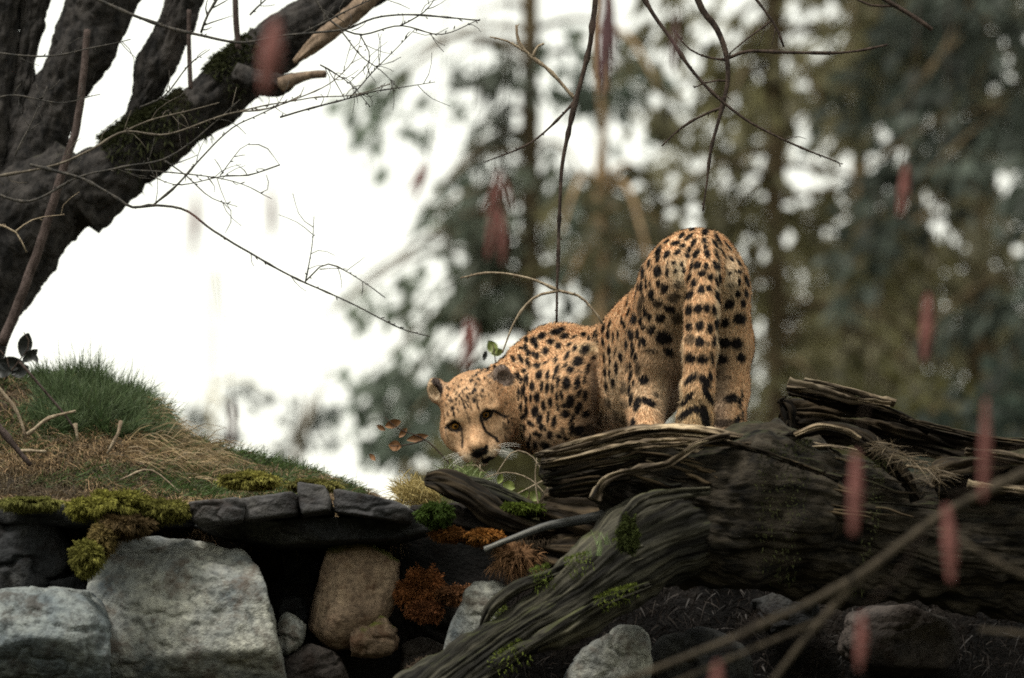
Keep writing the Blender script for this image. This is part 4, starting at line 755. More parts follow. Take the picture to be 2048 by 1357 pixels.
# ------------------------------------------------------------------ leaves and sprigs
def leaf(cx, cy, Y, L, w, ang, mat, parent, curl=.3):
    n = 7; t_ = np.linspace(0, 1, n); ww = np.sin(np.pi*np.clip(t_*.95+.03, 0, 1))**.8*w; x = t_*L
    V = []
    for s in (-1, -.5, 0, .5, 1): V.append(np.stack([x-L/2, curl*w*(1-s*s)+.15*np.sin(t_*5+s)*w*2, s*ww], -1))
    V = np.array(V).reshape(-1, 3)*R_(1, Y); a = math.radians(ang); tilt = rng.uniform(-.6, .6)
    Rm = np.array([[math.cos(a), 0, math.sin(a)], [0, 1, 0], [-math.sin(a), 0, math.cos(a)]]); V = V @ Rm; V[:, 1] += V[:, 0]*tilt
    V = V + W(cx, cy, Y); F = np.array([[r*n+c, r*n+c+1, (r+1)*n+c+1, (r+1)*n+c] for r in range(4) for c in range(n-1)]); return mk('leaf', V, F, M[mat], parent)
def sprig(name, stems, leaves, Y, smat, lmat, label, cat='plant'):
    t = thing(name, W(stems[0][0][0], stems[0][0][1], Y), label, cat)
    for s in stems: geo_obj('stem', twig_geo(s, Y, 1.8, 1.1, 6, .2, False), M[smat], t)
    for l in leaves: leaf(l[0], l[1], Y, l[2], l[3], l[4], l[5] if len(l) > 5 else lmat, t)
sprig('withered_sprig', [[(940, 990), (900, 930), (850, 880), (800, 860), (770, 835)], [(850, 880), (815, 890), (780, 892)]], [(786, 848, 34, 9, 20), (790, 892, 26, 11, -10), (835, 876, 44, 8, 12), (806, 866, 24, 6, 50), (762, 856, 20, 5, -30), (745, 915, 18, 5, -50)], 12.3, 'twig', 'leaf_brown', 'withered brown leaves on a thin sprig left of the cheetah chin')
sprig('bramble_sprig', [[(1110, 1040), (1090, 960), (1065, 915), (1030, 902), (1008, 925), (985, 955), (950, 930), (920, 936)], [(1100, 1000), (1060, 960), (1010, 945), (960, 960)], [(1090, 960), (1040, 985), (990, 1010)], [(1080, 1040), (1070, 960), (1075, 905)], [(960, 930), (962, 960), (975, 985)]],
      [(1018, 972, 26, 11, -20), (1045, 988, 26, 12, 15), (1070, 992, 24, 12, -40), (1000, 958, 20, 7, 70), (1028, 1000, 22, 10, -10), (1012, 1012, 20, 8, 30)], 12.0, 'twig_pale', 'leaf_green', 'arching bramble stems with yellow green leaves in the gap under the neck')
sprig('green_sprig', [[(1000, 760), (990, 720), (985, 690)]], [(985, 695, 30, 11, -60), (995, 705, 26, 8, 20), (970, 712, 20, 5, 80, 'leaf_dark')], 12.9, 'twig', 'leaf_green', 'single green leaf poking up behind the cheetah head')
sprig('ivy', [[(10, 760), (40, 720), (60, 690), (48, 665)], [(10, 760), (20, 730), (0, 700)]], [(50, 690, 50, 14, 75), (60, 712, 40, 10, 40), (20, 728, 56, 15, 5), (40, 742, 40, 14, 20), (5, 742, 40, 14, -10), (70, 716, 24, 6, -60)], 12.7, 'twig', 'leaf_dark', 'dark ivy leaves silhouetted between tree foot and grass')

# ------------------------------------------------------------------ the cheetah
def rq(r, dy): return R_(r, 12+dy)
def C3(px, py, dy=0.): return W(px, py, 12+dy)
# head frame: local (right, forward, up) landmarks fitted to where they show in the photograph
LM = np.array([[-.040, .064, .008], [.040, .064, .008], [0, .124, -.046], [-.080, -.012, .078], [.080, -.012, .078], [0, .103, -.088]])
LP = np.array([[912, 853], [975, 829], [957, 900], [874, 778], [1006, 764], [972, 934]])
def rot(a, b, c):
    """yaw a, pitch b, roll c of a head that looks at -Y"""
    R0 = np.array([[1., 0, 0], [0, -1, 0], [0, 0, 1]]).T         # columns: right, forward, up
    ca, sa = math.cos(a), math.sin(a); Ya = np.array([[ca, -sa, 0], [sa, ca, 0], [0, 0, 1]])
    cb, sb = math.cos(b), math.sin(b); Pb = np.array([[1, 0, 0], [0, cb, -sb], [0, sb, cb]])
    cc, sc_ = math.cos(c), math.sin(c); Rc = np.array([[cc, 0, sc_], [0, 1, 0], [-sc_, 0, cc]])
    return Ya @ Rc @ Pb @ R0
hp = np.array([0., .3, -.3, *C3(948, 826, .33)])
def hres(p):
    P = LM @ rot(*p[:3]).T + p[3:]; x, y = PX(P)
    return np.concatenate([(x-LP[:, 0]), (y-LP[:, 1]), [(p[4]-12.33)*2000]])
for it in range(30):
    r0 = hres(hp); J = np.stack([(hres(hp+np.eye(6)[k]*1e-5)-r0)/1e-5 for k in range(6)], 1); hp = hp - np.linalg.lstsq(J, r0, rcond=None)[0]*.7
HR, HT = rot(*hp[:3]), hp[3:]; print('head fit', np.round(hres(hp), 1))
def H(x, f, u): return np.array([x, f, u]) @ HR.T + HT
HFWD, HUP, HRT = HR[:, 1], HR[:, 2], HR[:, 0]
# primitives: (label, blend, a, b, ra, rb)
LB = dict(torso=0, tail=1, legl=2, legr=3, head=4, ear=5, shoulder=6)
prims = []
def cap(lb, a, b, ra, rb, k=.03, neg=False): prims.append((LB[lb], k, np.array(a), np.array(b), float(ra), float(rb), neg))
def capx(lb, p, q, k=.03): cap(lb, C3(*p[:3]), C3(*q[:3]), rq(p[3], p[2]), rq(q[3], q[2]), k)
# spine and barrel
capx('torso', (1394, 549, .04, 92), (1384, 575, .12, 88), .04)
capx('torso', (1384, 575, .12, 88), (1300, 672, .34, 84), .05)
capx('torso', (1300, 680, .34, 84), (1225, 748, .48, 88), .05)
capx('torso', (1290, 760, .36, 86), (1220, 830, .46, 84), .05)
capx('torso', (1225, 748, .48, 88), (1130, 760, .58, 98), .05)
capx('torso', (1120, 752, .56, 96), (1090, 800, .52, 100), .04)
capx('torso', (1140, 700, .60, 44), (1105, 705, .56, 48), .03)
# near shoulder and foreleg
capx('shoulder', (1166, 712, .36, 30), (1122, 790, .335, 70), .02)
capx('shoulder', (1122, 790, .335, 70), (1118, 850, .34, 70), .02)
capx('shoulder', (1118, 850, .34, 64), (1150, 950, .40, 40), .02)
capx('shoulder', (1150, 950, .42, 36), (1120, 1090, .38, 24), .02)
capx('shoulder', (1120, 1090, .38, 26), (1108, 1118, .33, 24), .02)
capx('torso', (1220, 860, .62, 44), (1230, 1080, .66, 24), .03)
capx('torso', (1230, 1090, .66, 25), (1220, 1118, .60, 24), .02)
capx('torso', (1352, 532, -.035, 26), (1356, 548, -.03, 26), .03)
capx('torso', (1463, 545, -.03, 22), (1463, 560, -.03, 22), .03)
# neck
capx('torso', (1085, 770, .50, 92), (1030, 800, .42, 74), .05)
capx('torso', (1030, 800, .42, 74), (985, 806, .37, 62), .04)
capx('torso', (1060, 850, .44, 56), (1030, 850, .40, 44), .04)
# hind legs
capx('legl', (1352, 580, .05, 78), (1322, 690, .12, 66), .045)
capx('legl', (1322, 690, .12, 66), (1292, 790, .13, 46), .035)
capx('legl', (1292, 790, .13, 44), (1292, 905, .0, 31), .03)
capx('legl', (1292, 905, .0, 29), (1298, 1080, .06, 21), .02)
capx('legl', (1298, 1088, .05, 24), (1296, 1108, -.02, 23), .02)
capx('legr', (1438, 590, .05, 62), (1448, 690, .12, 54), .045)
capx('legr', (1448, 690, .12, 54), (1452, 780, .13, 43), .035)
capx('legr', (1452, 780, .13, 43), (1458, 905, .0, 32), .03)
capx('legr', (1458, 905, .0, 30), (1460, 1080, .06, 21), .02)
capx('legr', (1460, 1088, .05, 24), (1460, 1108, -.02, 23), .02)
# tail
tl = [(1412, 500, -.03, 28), (1411, 550, -.085, 31), (1404, 620, -.11, 34), (1400, 700, -.12, 34), (1396, 780, -.12, 32), (1390, 840, -.11, 34), (1386, 900, -.10, 32), (1384, 980, -.08, 28), (1384, 1050, -.05, 22)]
for a, b in zip(tl[:-1], tl[1:]): capx('tail', a, b, .016)
# head
def hcap(a, b, ra, rb, k=.02, lb='head', neg=False): cap(lb, H(*a), H(*b), ra, rb, k, neg)
hcap((0, -.030, .022), (0, .006, .030), .080, .076, .03)
hcap((0, .030, .030), (0, .046, .018), .055, .044, .03)
hcap((-.047, .010, -.022), (-.040, .032, -.028), .045, .040, .025)
hcap((.045, .006, -.024), (.041, .028, -.034), .046, .041, .025)
hcap((0, .045, -.022), (0, .092, -.046), .042, .030, .022)
hcap((-.046, .035, -.034), (-.024, .086, -.058), .034, .023, .014)
hcap((.046, .035, -.036), (.024, .082, -.056), .033, .019, .014)
hcap((0, .055, .010), (0, .112, -.034), .026, .0175, .016)
hcap((-.019, .096, -.062), (-.024, .080, -.060), .0225, .025, .010)
hcap((.019, .096, -.062), (.024, .080, -.060), .0225, .025, .010)
hcap((0, .086, -.083), (0, .06, -.070), .0165, .03, .010)
hcap((-.052, .052, .030), (-.024, .062, .024), .015, .014, .014)
hcap((.052, .052, .030), (.024, .062, .024), .015, .014, .014)
hcap((-.058, .050, -.014), (-.036, .064, -.020), .016, .016, .016)
hcap((.058, .050, -.014), (.036, .064, -.020), .016, .016, .016)
EYE = []
for ex, ey in ((911, 853), (972, 830)):
    o_ = np.array([0, 0, CAMZ]); d_ = W(ex, ey, 12.3)-o_; d_ /= np.linalg.norm(d_); tt = (HFWD @ (H(0, .064, 0)-o_))/(HFWD @ d_); EYE.append((o_+d_*tt, d_))
    e_, q_ = EYE[-1]; lid = e_+HUP*.0108
    cap('head', lid-HRT*.016, lid+HRT*.016, .0085, .0085, .008); cap('head', e_-HUP*.013-HRT*.012, e_-HUP*.013+HRT*.012, .007, .007, .010)
    cap('head', e_-q_*.012-HRT*.004, e_-q_*.012+HRT*.004, .0105, .0105, .006, neg=True)
hcap((-.020, .122, -.078), (.020, .122, -.078), .0035, .0035, .004, neg=True)
hcap((0, .130, -.062), (0, .128, -.078), .003, .003, .004, neg=True)
ears = []
for s in (-1, 1):
    c = H(s*.078, -.016, .078); ax_n = HFWD*.80+HRT*s*.50+HUP*.1; ax_n /= np.linalg.norm(ax_n)
    ax_u = HUP*.85+HRT*s*.55; ax_u -= ax_n*(ax_u @ ax_n); ax_u /= np.linalg.norm(ax_u); ax_r = np.cross(ax_u, ax_n)
    ears.append((c, ax_r, ax_n, ax_u))
def smin(a, b, k): h = np.clip(.5+.5*(b-a)/k, 0, 1); return b*(1-h)+a*h-k*h*(1-h)
def sdf(P, want=False):
    d = np.full(len(P), 1e3); lab = np.zeros(len(P), int); best = np.full(len(P), 1e3); tail_d = np.full(len(P), 1e3)
    for lb, k, a, b, ra, rb, neg in prims:
        ba = b-a; L = ba @ ba+1e-12; t = np.clip((P-a) @ ba/L, 0, 1); dd = np.sqrt((((P-a)-t[:, None]*ba)**2).sum(1))-(ra+(rb-ra)*t)
        if neg: d = -smin(-d, dd, k); continue
        if lb == 1: tail_d = dd if tail_d[0] > 999 else smin(tail_d, dd, k)
        else: d = smin(d, dd, k) if d[0] < 999 else dd
        if want: m = dd < best; lab[m] = lb; best[m] = dd[m]
    d = smin(d, tail_d, np.where(P[:, 2] > tail_top, .03, .004))
    for c, r, n, u in ears:
        q = P-c; x, y, z = q @ r, q @ n, q @ u
        e1 = (np.sqrt((x/(.031-.22*np.clip(z, -.02, .03)))**2+(y/.014)**2+(z/.033)**2)-1)*.014; e2 = (np.sqrt((x/.019)**2+((y-.014)/.0085)**2+((z-.001)/.021)**2)-1)*.009
        e = np.maximum(e1, -e2); d = smin(d, e, .016)
        if want: m = (e1 < .004) & (z > -.026); lab[m] = 5
    return (d, lab) if want else d
tail_top = C3(1400, 590, -.1)[2]
hh = .0034; lo = np.array([C3(840, 0, .3)[0], 11.78, C3(0, 1150, 0)[2]]); hi = np.array([C3(1515, 0)[0], 12.88, C3(0, 435, 0)[2]])
nn = (np.ceil((hi-lo)/hh/4)*4+1).astype(int); cn = (nn-1)//4+1
cg = [lo[k]+np.arange(cn[k])*hh*4 for k in range(3)]; CX, CY, CZ = np.meshgrid(*cg, indexing='ij'); cd = sdf(np.stack([CX, CY, CZ], -1).reshape(-1, 3)).reshape(cn).astype(np.float32)
nb_ = np.abs(cd) < .032; cell = np.zeros(cn-1, bool)
for a in (0, 1):
    for b in (0, 1):
        for c in (0, 1): cell |= nb_[a:cn[0]-1+a, b:cn[1]-1+b, c:cn[2]-1+c]
Dg = np.where(cd > 0, 1., -1.).astype(np.float32)
Dg = np.repeat(np.repeat(np.repeat(Dg, 4, 0), 4, 1), 4, 2)[:nn[0], :nn[1], :nn[2]].copy()
act = np.zeros(nn, bool); ci = np.argwhere(cell)*4
for a in range(5):
    for b in range(5):
        for c in range(5): act[ci[:, 0]+a, ci[:, 1]+b, ci[:, 2]+c] = True
ai = np.argwhere(act); vals = np.empty(len(ai), np.float32)
for s in range(0, len(ai), 400000): vals[s:s+400000] = sdf(lo+ai[s:s+400000]*hh)
Dg[ai[:, 0], ai[:, 1], ai[:, 2]] = vals
def surface_nets(D, lo, h):
    s = D < 0; n = np.array(D.shape)-1; cnt = np.zeros(n, np.int8)
    for a in (0, 1):
        for b in (0, 1):
            for c in (0, 1): cnt += s[a:n[0]+a, b:n[1]+b, c:n[2]+c]
    A = np.argwhere((cnt > 0) & (cnt < 8)); idx = np.full(n, -1, np.int64); idx[A[:, 0], A[:, 1], A[:, 2]] = np.arange(len(A))
    cr = np.array([[a, b, c] for a in (0, 1) for b in (0, 1) for c in (0, 1)]); v = np.stack([D[A[:, 0]+a, A[:, 1]+b, A[:, 2]+c] for a, b, c in cr], 1)
    acc = np.zeros((len(A), 3)); w = np.zeros(len(A))
    for i in range(8):
        for j in range(i+1, 8):
            if np.abs(cr[i]-cr[j]).sum() != 1: continue
            m = (v[:, i] < 0) != (v[:, j] < 0); t = np.where(m, v[:, i]/np.where(m, v[:, i]-v[:, j], 1), 0); acc += np.where(m[:, None], cr[i]+t[:, None]*(cr[j]-cr[i]), 0); w += m
    V = lo+(A+acc/w[:, None])*h; F = []
    for ax in range(3):
        u, q = (ax+1) % 3, (ax+2) % 3; e0 = [slice(None)]*3; e1 = [slice(None)]*3; e0[ax] = slice(0, -1); e1[ax] = slice(1, None)
        sa, sb = s[tuple(e0)], s[tuple(e1)]; E = np.argwhere(sa != sb); E = E[(E[:, u] > 0) & (E[:, q] > 0) & (E[:, u] < n[u]) & (E[:, q] < n[q])]; ins = s[E[:, 0], E[:, 1], E[:, 2]]
        du = np.zeros(3, int); du[u] = 1; dq = np.zeros(3, int); dq[q] = 1; g = lambda X: idx[X[:, 0], X[:, 1], X[:, 2]]
        f = np.stack([g(E-du-dq), g(E-dq), g(E), g(E-du)], 1); f[~ins] = f[~ins][:, ::-1]; F.append(f)
    return V, np.vstack(F)
BV, BF = surface_nets(Dg, lo, hh); del Dg, act
eps = 1e-3; BN = np.stack([sdf(BV+np.eye(3)[k]*eps)-sdf(BV-np.eye(3)[k]*eps) for k in range(3)], 1); BN /= np.linalg.norm(BN, axis=1)[:, None]+1e-9
_, BL = sdf(BV, True)
BV = BV + BN*(fbm(BV*22, 3)*.0022*(BL != 4) + fbm(BV*np.array([60, 60, 18]), 2)*.0010*(BL != 4))[:, None]
# ---- coat colour, with some shade painted in
vx, vy = PX(BV); campos = np.array([0, 0, CAMZ]); vd = campos-BV; vd /= np.linalg.norm(vd, axis=1)[:, None]; facing = (BN*vd).sum(1)
TAN = np.array([.61, .40, .233]); PALE = np.array([.62, .50, .35]); GREY = np.array([.30, .225, .16]); DK = np.array([.013, .010, .010])
base = np.tile(TAN, (len(BV), 1))
def blend(c, w): 
    global base
    base = base*(1-w[:, None])+np.array(c)*w[:, None]
loc = (BV-HT) @ HR    # head-local
body = (BL != 4) & (BL != 5)
blend(PALE, np.clip(-BN[:, 2]*.9-.1, 0, 1)*body)
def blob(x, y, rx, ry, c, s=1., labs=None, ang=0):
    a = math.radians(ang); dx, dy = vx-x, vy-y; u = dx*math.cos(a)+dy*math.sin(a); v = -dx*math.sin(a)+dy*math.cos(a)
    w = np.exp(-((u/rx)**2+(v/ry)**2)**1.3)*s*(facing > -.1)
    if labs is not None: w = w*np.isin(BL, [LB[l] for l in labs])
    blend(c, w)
T3 = ['torso', 'legl', 'legr', 'shoulder']
blob(1360, 545, 28, 30, (.66, .56, .40), .8, T3); blob(1463, 555, 22, 46, (.62, .52, .38), .8, T3)
blob(1345, 770, 26, 120, (.26, .19, .145), .85, T3); blob(1320, 730, 60, 50, (.34, .24, .16), .55, T3); blob(1290, 790, 36, 30, PALE, .4, T3); blob(1322, 800, 14, 60, PALE, .5, T3)  # left inner thigh: grey-brown fur plus painted shade between the legs
blob(1440, 800, 24, 110, (.27, .2, .15), .8, T3); blob(1462, 700, 40, 20, (.4, .3, .2), .5, T3); blob(1435, 740, 18, 60, (.2, .15, .1), .6, T3)  # right inner thigh, likewise part fur tone, part painted shade
blob(1225, 780, 26, 90, (.60, .47, .32), .65, T3); blob(1210, 850, 50, 30, (.5, .37, .28), .8, T3); blob(1185, 790, 11, 90, (.26, .2, .16), .85, T3); blob(1175, 700, 22, 12, (.7, .58, .38), .7, T3)  # narrow dark strip paints the shade of the shoulder crease
blob(1085, 890, 50, 22, (.36, .25, .18), .6, T3); blob(1165, 850, 20, 60, (.25, .17, .12), .5, T3)  # dark lower neck and shoulder edge: shade painted into the coat
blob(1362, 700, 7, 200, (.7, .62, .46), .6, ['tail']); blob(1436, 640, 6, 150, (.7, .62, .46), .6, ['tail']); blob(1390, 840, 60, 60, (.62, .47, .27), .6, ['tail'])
# head colours
hd = BL == 4
blend((.51, .325, .188), hd*1.0)
base[hd] *= (1+.45*fbm(loc[hd]*np.array([120, 30, 60]), 3))[:, None]*np.array([1, 1, 1])
hw = lambda cx, cf, cu, r: np.exp(-(((loc-np.array([cx, cf, cu]))/np.array(r))**2).sum(1))*hd
for s in (-1, 1):
    blend((.70, .58, .42), hw(s*.024, .104, -.064, (.02, .024, .014))*1.); blend((.52, .36, .23), hw(s*.05, .06, -.03, (.022, .03, .022))*.8)
    blend((.66, .52, .33), hw(s*.034, .07, .024, (.018, .02, .006))*.6)
blend((.72, .64, .52), hw(0, .09, -.086, (.034, .034, .016))*1.); blend((.30, .22, .17), hw(.06, .02, -.06, (.04, .05, .025))*.7)
blend((.45, .24, .12), hw(0, .09, -.005, (.012, .04, .02))*.35)
em = BL == 5
base[em] = (.30, .21, .15)
em_all = em.copy()
for k, (c, r, n, u) in enumerate(ears):
    q = BV-c; em = em_all & (np.linalg.norm(q, axis=1) < .06); y, z = q @ n, q @ u; x = q @ r; ins = em & (y > -.001) & ((x/.026)**2+((z-.003)/.029)**2 < 1)
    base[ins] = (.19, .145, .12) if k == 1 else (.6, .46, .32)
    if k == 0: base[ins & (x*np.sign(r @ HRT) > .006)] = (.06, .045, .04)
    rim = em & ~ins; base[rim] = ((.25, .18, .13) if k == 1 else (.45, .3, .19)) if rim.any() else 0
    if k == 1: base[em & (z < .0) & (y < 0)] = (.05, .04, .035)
dark = np.zeros(len(BV))
used = np.zeros(len(BV), bool)
def ell(x, y, hw_, hh_, tilt, s, labs, soft=.22):
    a = math.radians(tilt); rr = max(hw_, hh_)*1.7; cand = np.flatnonzero((np.abs(vx-x) < rr) & (np.abs(vy-y) < rr) & (facing > -.05) & np.isin(BL, labs))
    if not len(cand): return
    near = BV[cand, 1].min() if len(cand) else 0; c0 = cand[(vx[cand]-x)**2+(vy[cand]-y)**2 < (max(3, rr*.5))**2]
    if len(c0): near = BV[c0, 1].min()
    cand = cand[BV[cand, 1] < near+.09]
    dx, dy = vx[cand]-x, vy[cand]-y; u = dx*math.cos(a)+dy*math.sin(a); v = -dx*math.sin(a)+dy*math.cos(a)
    jag = 1+.14*vnoise(BV[cand]*170)+.10*vnoise(BV[cand]*400)
    q = np.sqrt((u/hw_)**2+(v/hh_)**2)*jag; w = np.clip((1+soft-q)/(2*soft), 0, 1)*s; dark[cand] = np.maximum(dark[cand], w)
def pline(pts, w_, s, labs, soft=.35):
    for (x0, y0), (x1, y1) in zip(pts[:-1], pts[1:]):
        m = np.flatnonzero((vx > min(x0, x1)-8) & (vx < max(x0, x1)+8) & (vy > min(y0, y1)-8) & (vy < max(y0, y1)+8) & (facing > 0) & np.isin(BL, labs))
        dx, dy = x1-x0, y1-y0; t = np.clip(((vx[m]-x0)*dx+(vy[m]-y0)*dy)/(dx*dx+dy*dy), 0, 1); d = np.hypot(vx[m]-x0-t*dx, vy[m]-y0-t*dy)
        dark[m] = np.maximum(dark[m], np.clip((1+soft-d/w_)/(2*soft), 0, 1)*s)
EXTRA = []
RUMP = [(500,180,14,60,62),(430,190,10,50,50),(655,115,10,40,75),(755,110,14,36,70),(870,85,14,40,-75),(640,178,20,38,40),(715,198,20,55,50),(900,140,34,34,0),(470,245,12,36,60),(570,262,22,48,75),(775,255,24,52,30),(900,230,26,34,0),(910,300,22,30,0),(925,380,30,46,-10),(650,295,22,30,50),(720,340,26,34,40),(705,403,26,32,-60),(590,365,24,42,60),(470,390,26,46,30),(375,360,26,60,25),(375,430,20,44,25),(305,330,14,60,28),(805,385,28,56,35),(1045,215,20,70,-30),(1020,270,18,52,-32),(1035,390,18,60,-20),(1110,380,10,70,-30),(1160,290,10,60,-38),(1200,440,18,36,-40),(1280,480,12,44,-30),(275,485,18,44,15),(205,590,22,64,8),(370,575,38,62,0),(300,540,8,30,20),(550,490,20,26,20),(645,505,20,30,20),(475,590,18,50,0),(570,578,22,24,0),(670,570,22,30,20),(480,480,10,22,0),(1180,600,26,18,0),(1290,585,34,16,10),(1125,530,12,30,-10),(1375,690,20,60,-15),(1295,700,14,44,0),(1280,830,28,44,0),(1370,830,20,50,-10),(1335,935,24,46,0),(1180,945,50,60,30),(1300,1115,60,60,30),(1135,1155,44,50,0),(590,740,40,44,0,.75),(555,875,58,50,0,.85),(370,940,52,46,0,.9),(505,1000,66,38,20),(450,770,40,48,0),(380,710,26,36,0),(285,700,12,28,0),(297,835,30,68,0),(240,710,14,80,0),(185,745,20,56,5),(150,740,12,36,0),(108,825,16,60,10),(205,870,20,50,-10,.8),(170,960,26,90,5,.8),(225,1035,22,58,0),(278,1095,22,44,0),(100,1105,38,56,-10),(175,1130,20,48,5),(400,1110,50,46,40),(210,1210,26,34,0),(298,1240,38,48,25),(68,1285,34,56,-10),(140,1280,22,50,0),(590,1110,60,60,40,.85),(30,920,8,50,10),(35,1040,12,50,20),(160,590,8,30,10),(1195,740,40,26,-10,.5)]
RTAIL = [(760,510,16,60,8),(730,640,20,48,22),(825,510,34,44,50),(922,525,24,38,0),(1018,515,24,56,-18),(1060,525,14,50,-5),(875,600,44,32,0),(970,640,32,38,-10),(780,710,30,48,20),(1070,660,18,48,-5),(1035,690,16,60,-12),(870,780,36,44,0),(950,770,30,34,-30),(1050,870,26,80,-22),(730,845,36,56,35),(730,1010,38,54,10),(835,995,48,42,0),(932,990,32,42,0),(1005,1015,24,54,-10),(730,1190,34,46,0),(852,1190,42,52,10),(962,1225,30,54,-12),(1035,1170,24,60,0)]
LOWB = [(1015,85,90,72,10),(860,15,30,30,20),(640,45,30,55,-8),(710,50,20,50,0),(375,45,18,55,0),(485,50,12,50,0),(430,80,10,50,5),(245,45,14,40,20),(155,100,16,26,10),(245,135,18,24,-30),(315,135,16,48,-8),(575,165,30,55,10),(650,165,18,36,0),(775,125,32,45,-10),(735,140,12,50,0),(655,240,20,55,10),(690,300,20,50,15),(385,225,20,56,0),(455,240,10,50,12),(515,305,22,50,-5),(330,315,14,46,0),(395,350,12,40,0),(465,425,20,70,0),(575,415,36,50,0,.6),(625,400,14,50,5),(715,430,26,80,-5,.8),(340,470,16,50,0),(390,505,12,60,0),(635,510,18,70,10),(425,600,22,48,0),(350,640,16,60,-5),(545,640,44,70,-20,.75),(620,680,20,60,10),(665,605,14,34,5),(460,765,36,70,0,.9),(640,790,24,70,8),(710,840,36,80,15),(840,820,90,36,28),(790,565,56,50,0),(925,740,40,20,45,.7),(375,830,24,40,0,.7),(340,810,14,40,0,.7),(565,840,44,44,0,.55),(665,1050,26,44,0),(530,1030,36,36,0,.5),(600,1070,50,40,0,.5),(460,990,30,50,0,.5),(270,1050,30,40,0,.7),(345,1030,16,50,0,.6),(290,960,20,30,0,.6),(860,235,70,14,0),(1070,250,60,40,35),(1700,140,85,55,5),(1840,150,60,62,0),(1660,330,75,50,0),(1890,310,45,45,0),(1780,780,70,46,-15),(1740,540,40,24,0,.5),(1620,500,60,34,-40,.5),(1700,1060,110,42,0,.85),(1830,1070,30,90,20),(1870,830,18,60,-5),(1900,740,10,60,0),(1905,980,10,60,0),(1590,980,50,40,0,.6)]
LTAIL = [(1320,100,50,50,0,.75),(1425,130,50,50,0),(1580,130,22,60,0),(1515,160,20,30,-20,.7),(1315,310,54,50,0),(1455,330,60,44,0),(1560,320,16,70,-5),(1330,545,36,84,48),(1480,580,46,76,-35),(1540,520,18,60,-10),(1280,775,28,100,45),(1515,740,28,115,-28),(1280,935,34,120,55),(1475,980,44,140,-15),(1400,905,60,30,0)]
SHLD = [(205,245,18,26,0),(275,250,30,34,0),(350,205,38,28,-30),(490,165,58,26,-15),(540,140,30,20,-15),(565,205,38,26,-12),(435,258,30,28,0),(515,298,28,30,0),(388,350,28,38,20),(300,300,20,28,25),(198,320,18,34,-10),(155,322,22,14,20),(220,370,20,30,20),(268,378,16,24,20),(305,398,22,34,15),(75,430,16,34,-30),(150,430,18,44,-30),(210,450,12,34,10),(228,490,12,34,0),(185,545,22,26,0),(300,500,32,32,0),(385,470,30,12,-40),(480,445,16,34,0),(590,405,16,46,25),(668,335,20,34,20),(618,285,28,14,-30),(665,212,26,10,-30),(760,190,24,20,0),(770,350,40,52,40),(852,432,28,18,-20),(700,460,54,42,-25),(628,540,30,34,30),(572,500,14,36,40),(790,535,20,50,15),(715,560,36,16,0,.6),(325,595,28,42,10),(408,595,18,40,5),(495,540,18,50,15),(475,600,14,40,15),(262,700,24,40,0),(355,705,16,44,5),(405,720,18,52,8),(458,725,16,42,0),(510,655,16,54,8),(590,675,38,64,0),(692,670,28,64,12),(765,640,18,36,0),(545,790,16,48,-8),(500,800,14,40,0),(308,808,26,44,0),(250,815,12,38,0),(205,830,16,40,0),(435,860,20,46,-8),(370,885,18,46,-8),(628,850,38,58,8),(710,770,20,44,30),(765,790,22,50,0),(570,885,26,22,0),(510,905,14,36,-20),(700,915,28,60,20),(290,945,32,50,0),(208,940,20,48,-5),(332,1015,26,48,15),(415,1000,14,56,5),(470,1045,22,52,10),(580,970,42,38,0),(635,1020,18,50,20),(770,975,34,30,0),(350,1090,26,32,0),(250,1060,40,20,40),(188,1100,18,30,0),(130,1100,20,60,0),(390,1110,12,26,0),(640,1110,26,56,10),(710,1130,54,40,-35),(800,1130,56,56,0,.8),(770,1195,50,26,0),(430,1170,28,34,0),(335,1170,22,18,0),(290,1150,22,18,0),(515,1180,30,20,20),(555,1135,22,34,0,.8),(578,1200,18,22,0),(225,1250,18,46,0),(290,1255,20,34,0),(385,1270,48,32,35),(620,1250,30,18,-20),(165,1180,16,30,0),(120,590,16,40,0),(95,600,10,36,0),(155,640,12,36,0),(190,640,12,40,0),(215,640,14,50,0),(185,740,12,60,0),(160,760,12,50,0),(130,760,10,60,0),(812,228,16,28,0),(890,180,12,44,10),(955,125,14,44,12),(1015,85,12,34,15),(1130,50,10,40,0),(1155,95,12,36,0),(860,200,8,40,15),(60,640,10,30,0),(150,900,14,50,0),(170,1000,40,26,0),(240,1180,12,26,0)]
CRWN = [(680,240,12,24,-20),(850,155,26,26,0),(775,265,18,16,0),(640,300,13,13,0),(590,345,14,12,0),(675,380,12,12,0),(610,385,12,10,0),(545,400,10,18,20),(590,430,10,12,0),(580,485,14,22,-20),(560,515,14,12,0),(655,495,16,14,0),(645,545,20,12,10,.6),(510,560,10,20,-30),(575,590,18,20,0),(455,580,6,30,-25),(505,625,5,40,-30),(610,650,8,34,-20),(345,590,28,14,25,.9),(402,580,10,14,0),(365,665,18,16,20),(378,725,9,34,-10),(275,490,14,12,0,.7),(480,650,6,50,-15),(520,770,7,60,-12,.7),(430,610,6,24,0),(935,770,13,13,0,.8),(905,805,12,16,0),(880,865,12,14,0,.8),(935,830,12,12,0,.7),(905,900,14,12,0,.7),(880,625,18,9,20,.6),(205,580,16,12,0),(500,470,9,16,-20),(460,500,8,14,0),(520,520,7,12,0),(430,540,7,14,-10),(620,330,9,9,0),(700,300,10,12,0),(730,420,12,8,0),(560,360,9,12,0),(320,540,9,10,0),(300,620,10,9,0,.6),(420,690,6,24,-10,.7),(545,660,6,26,-15,.7)]
rgs = np.random.default_rng(5)
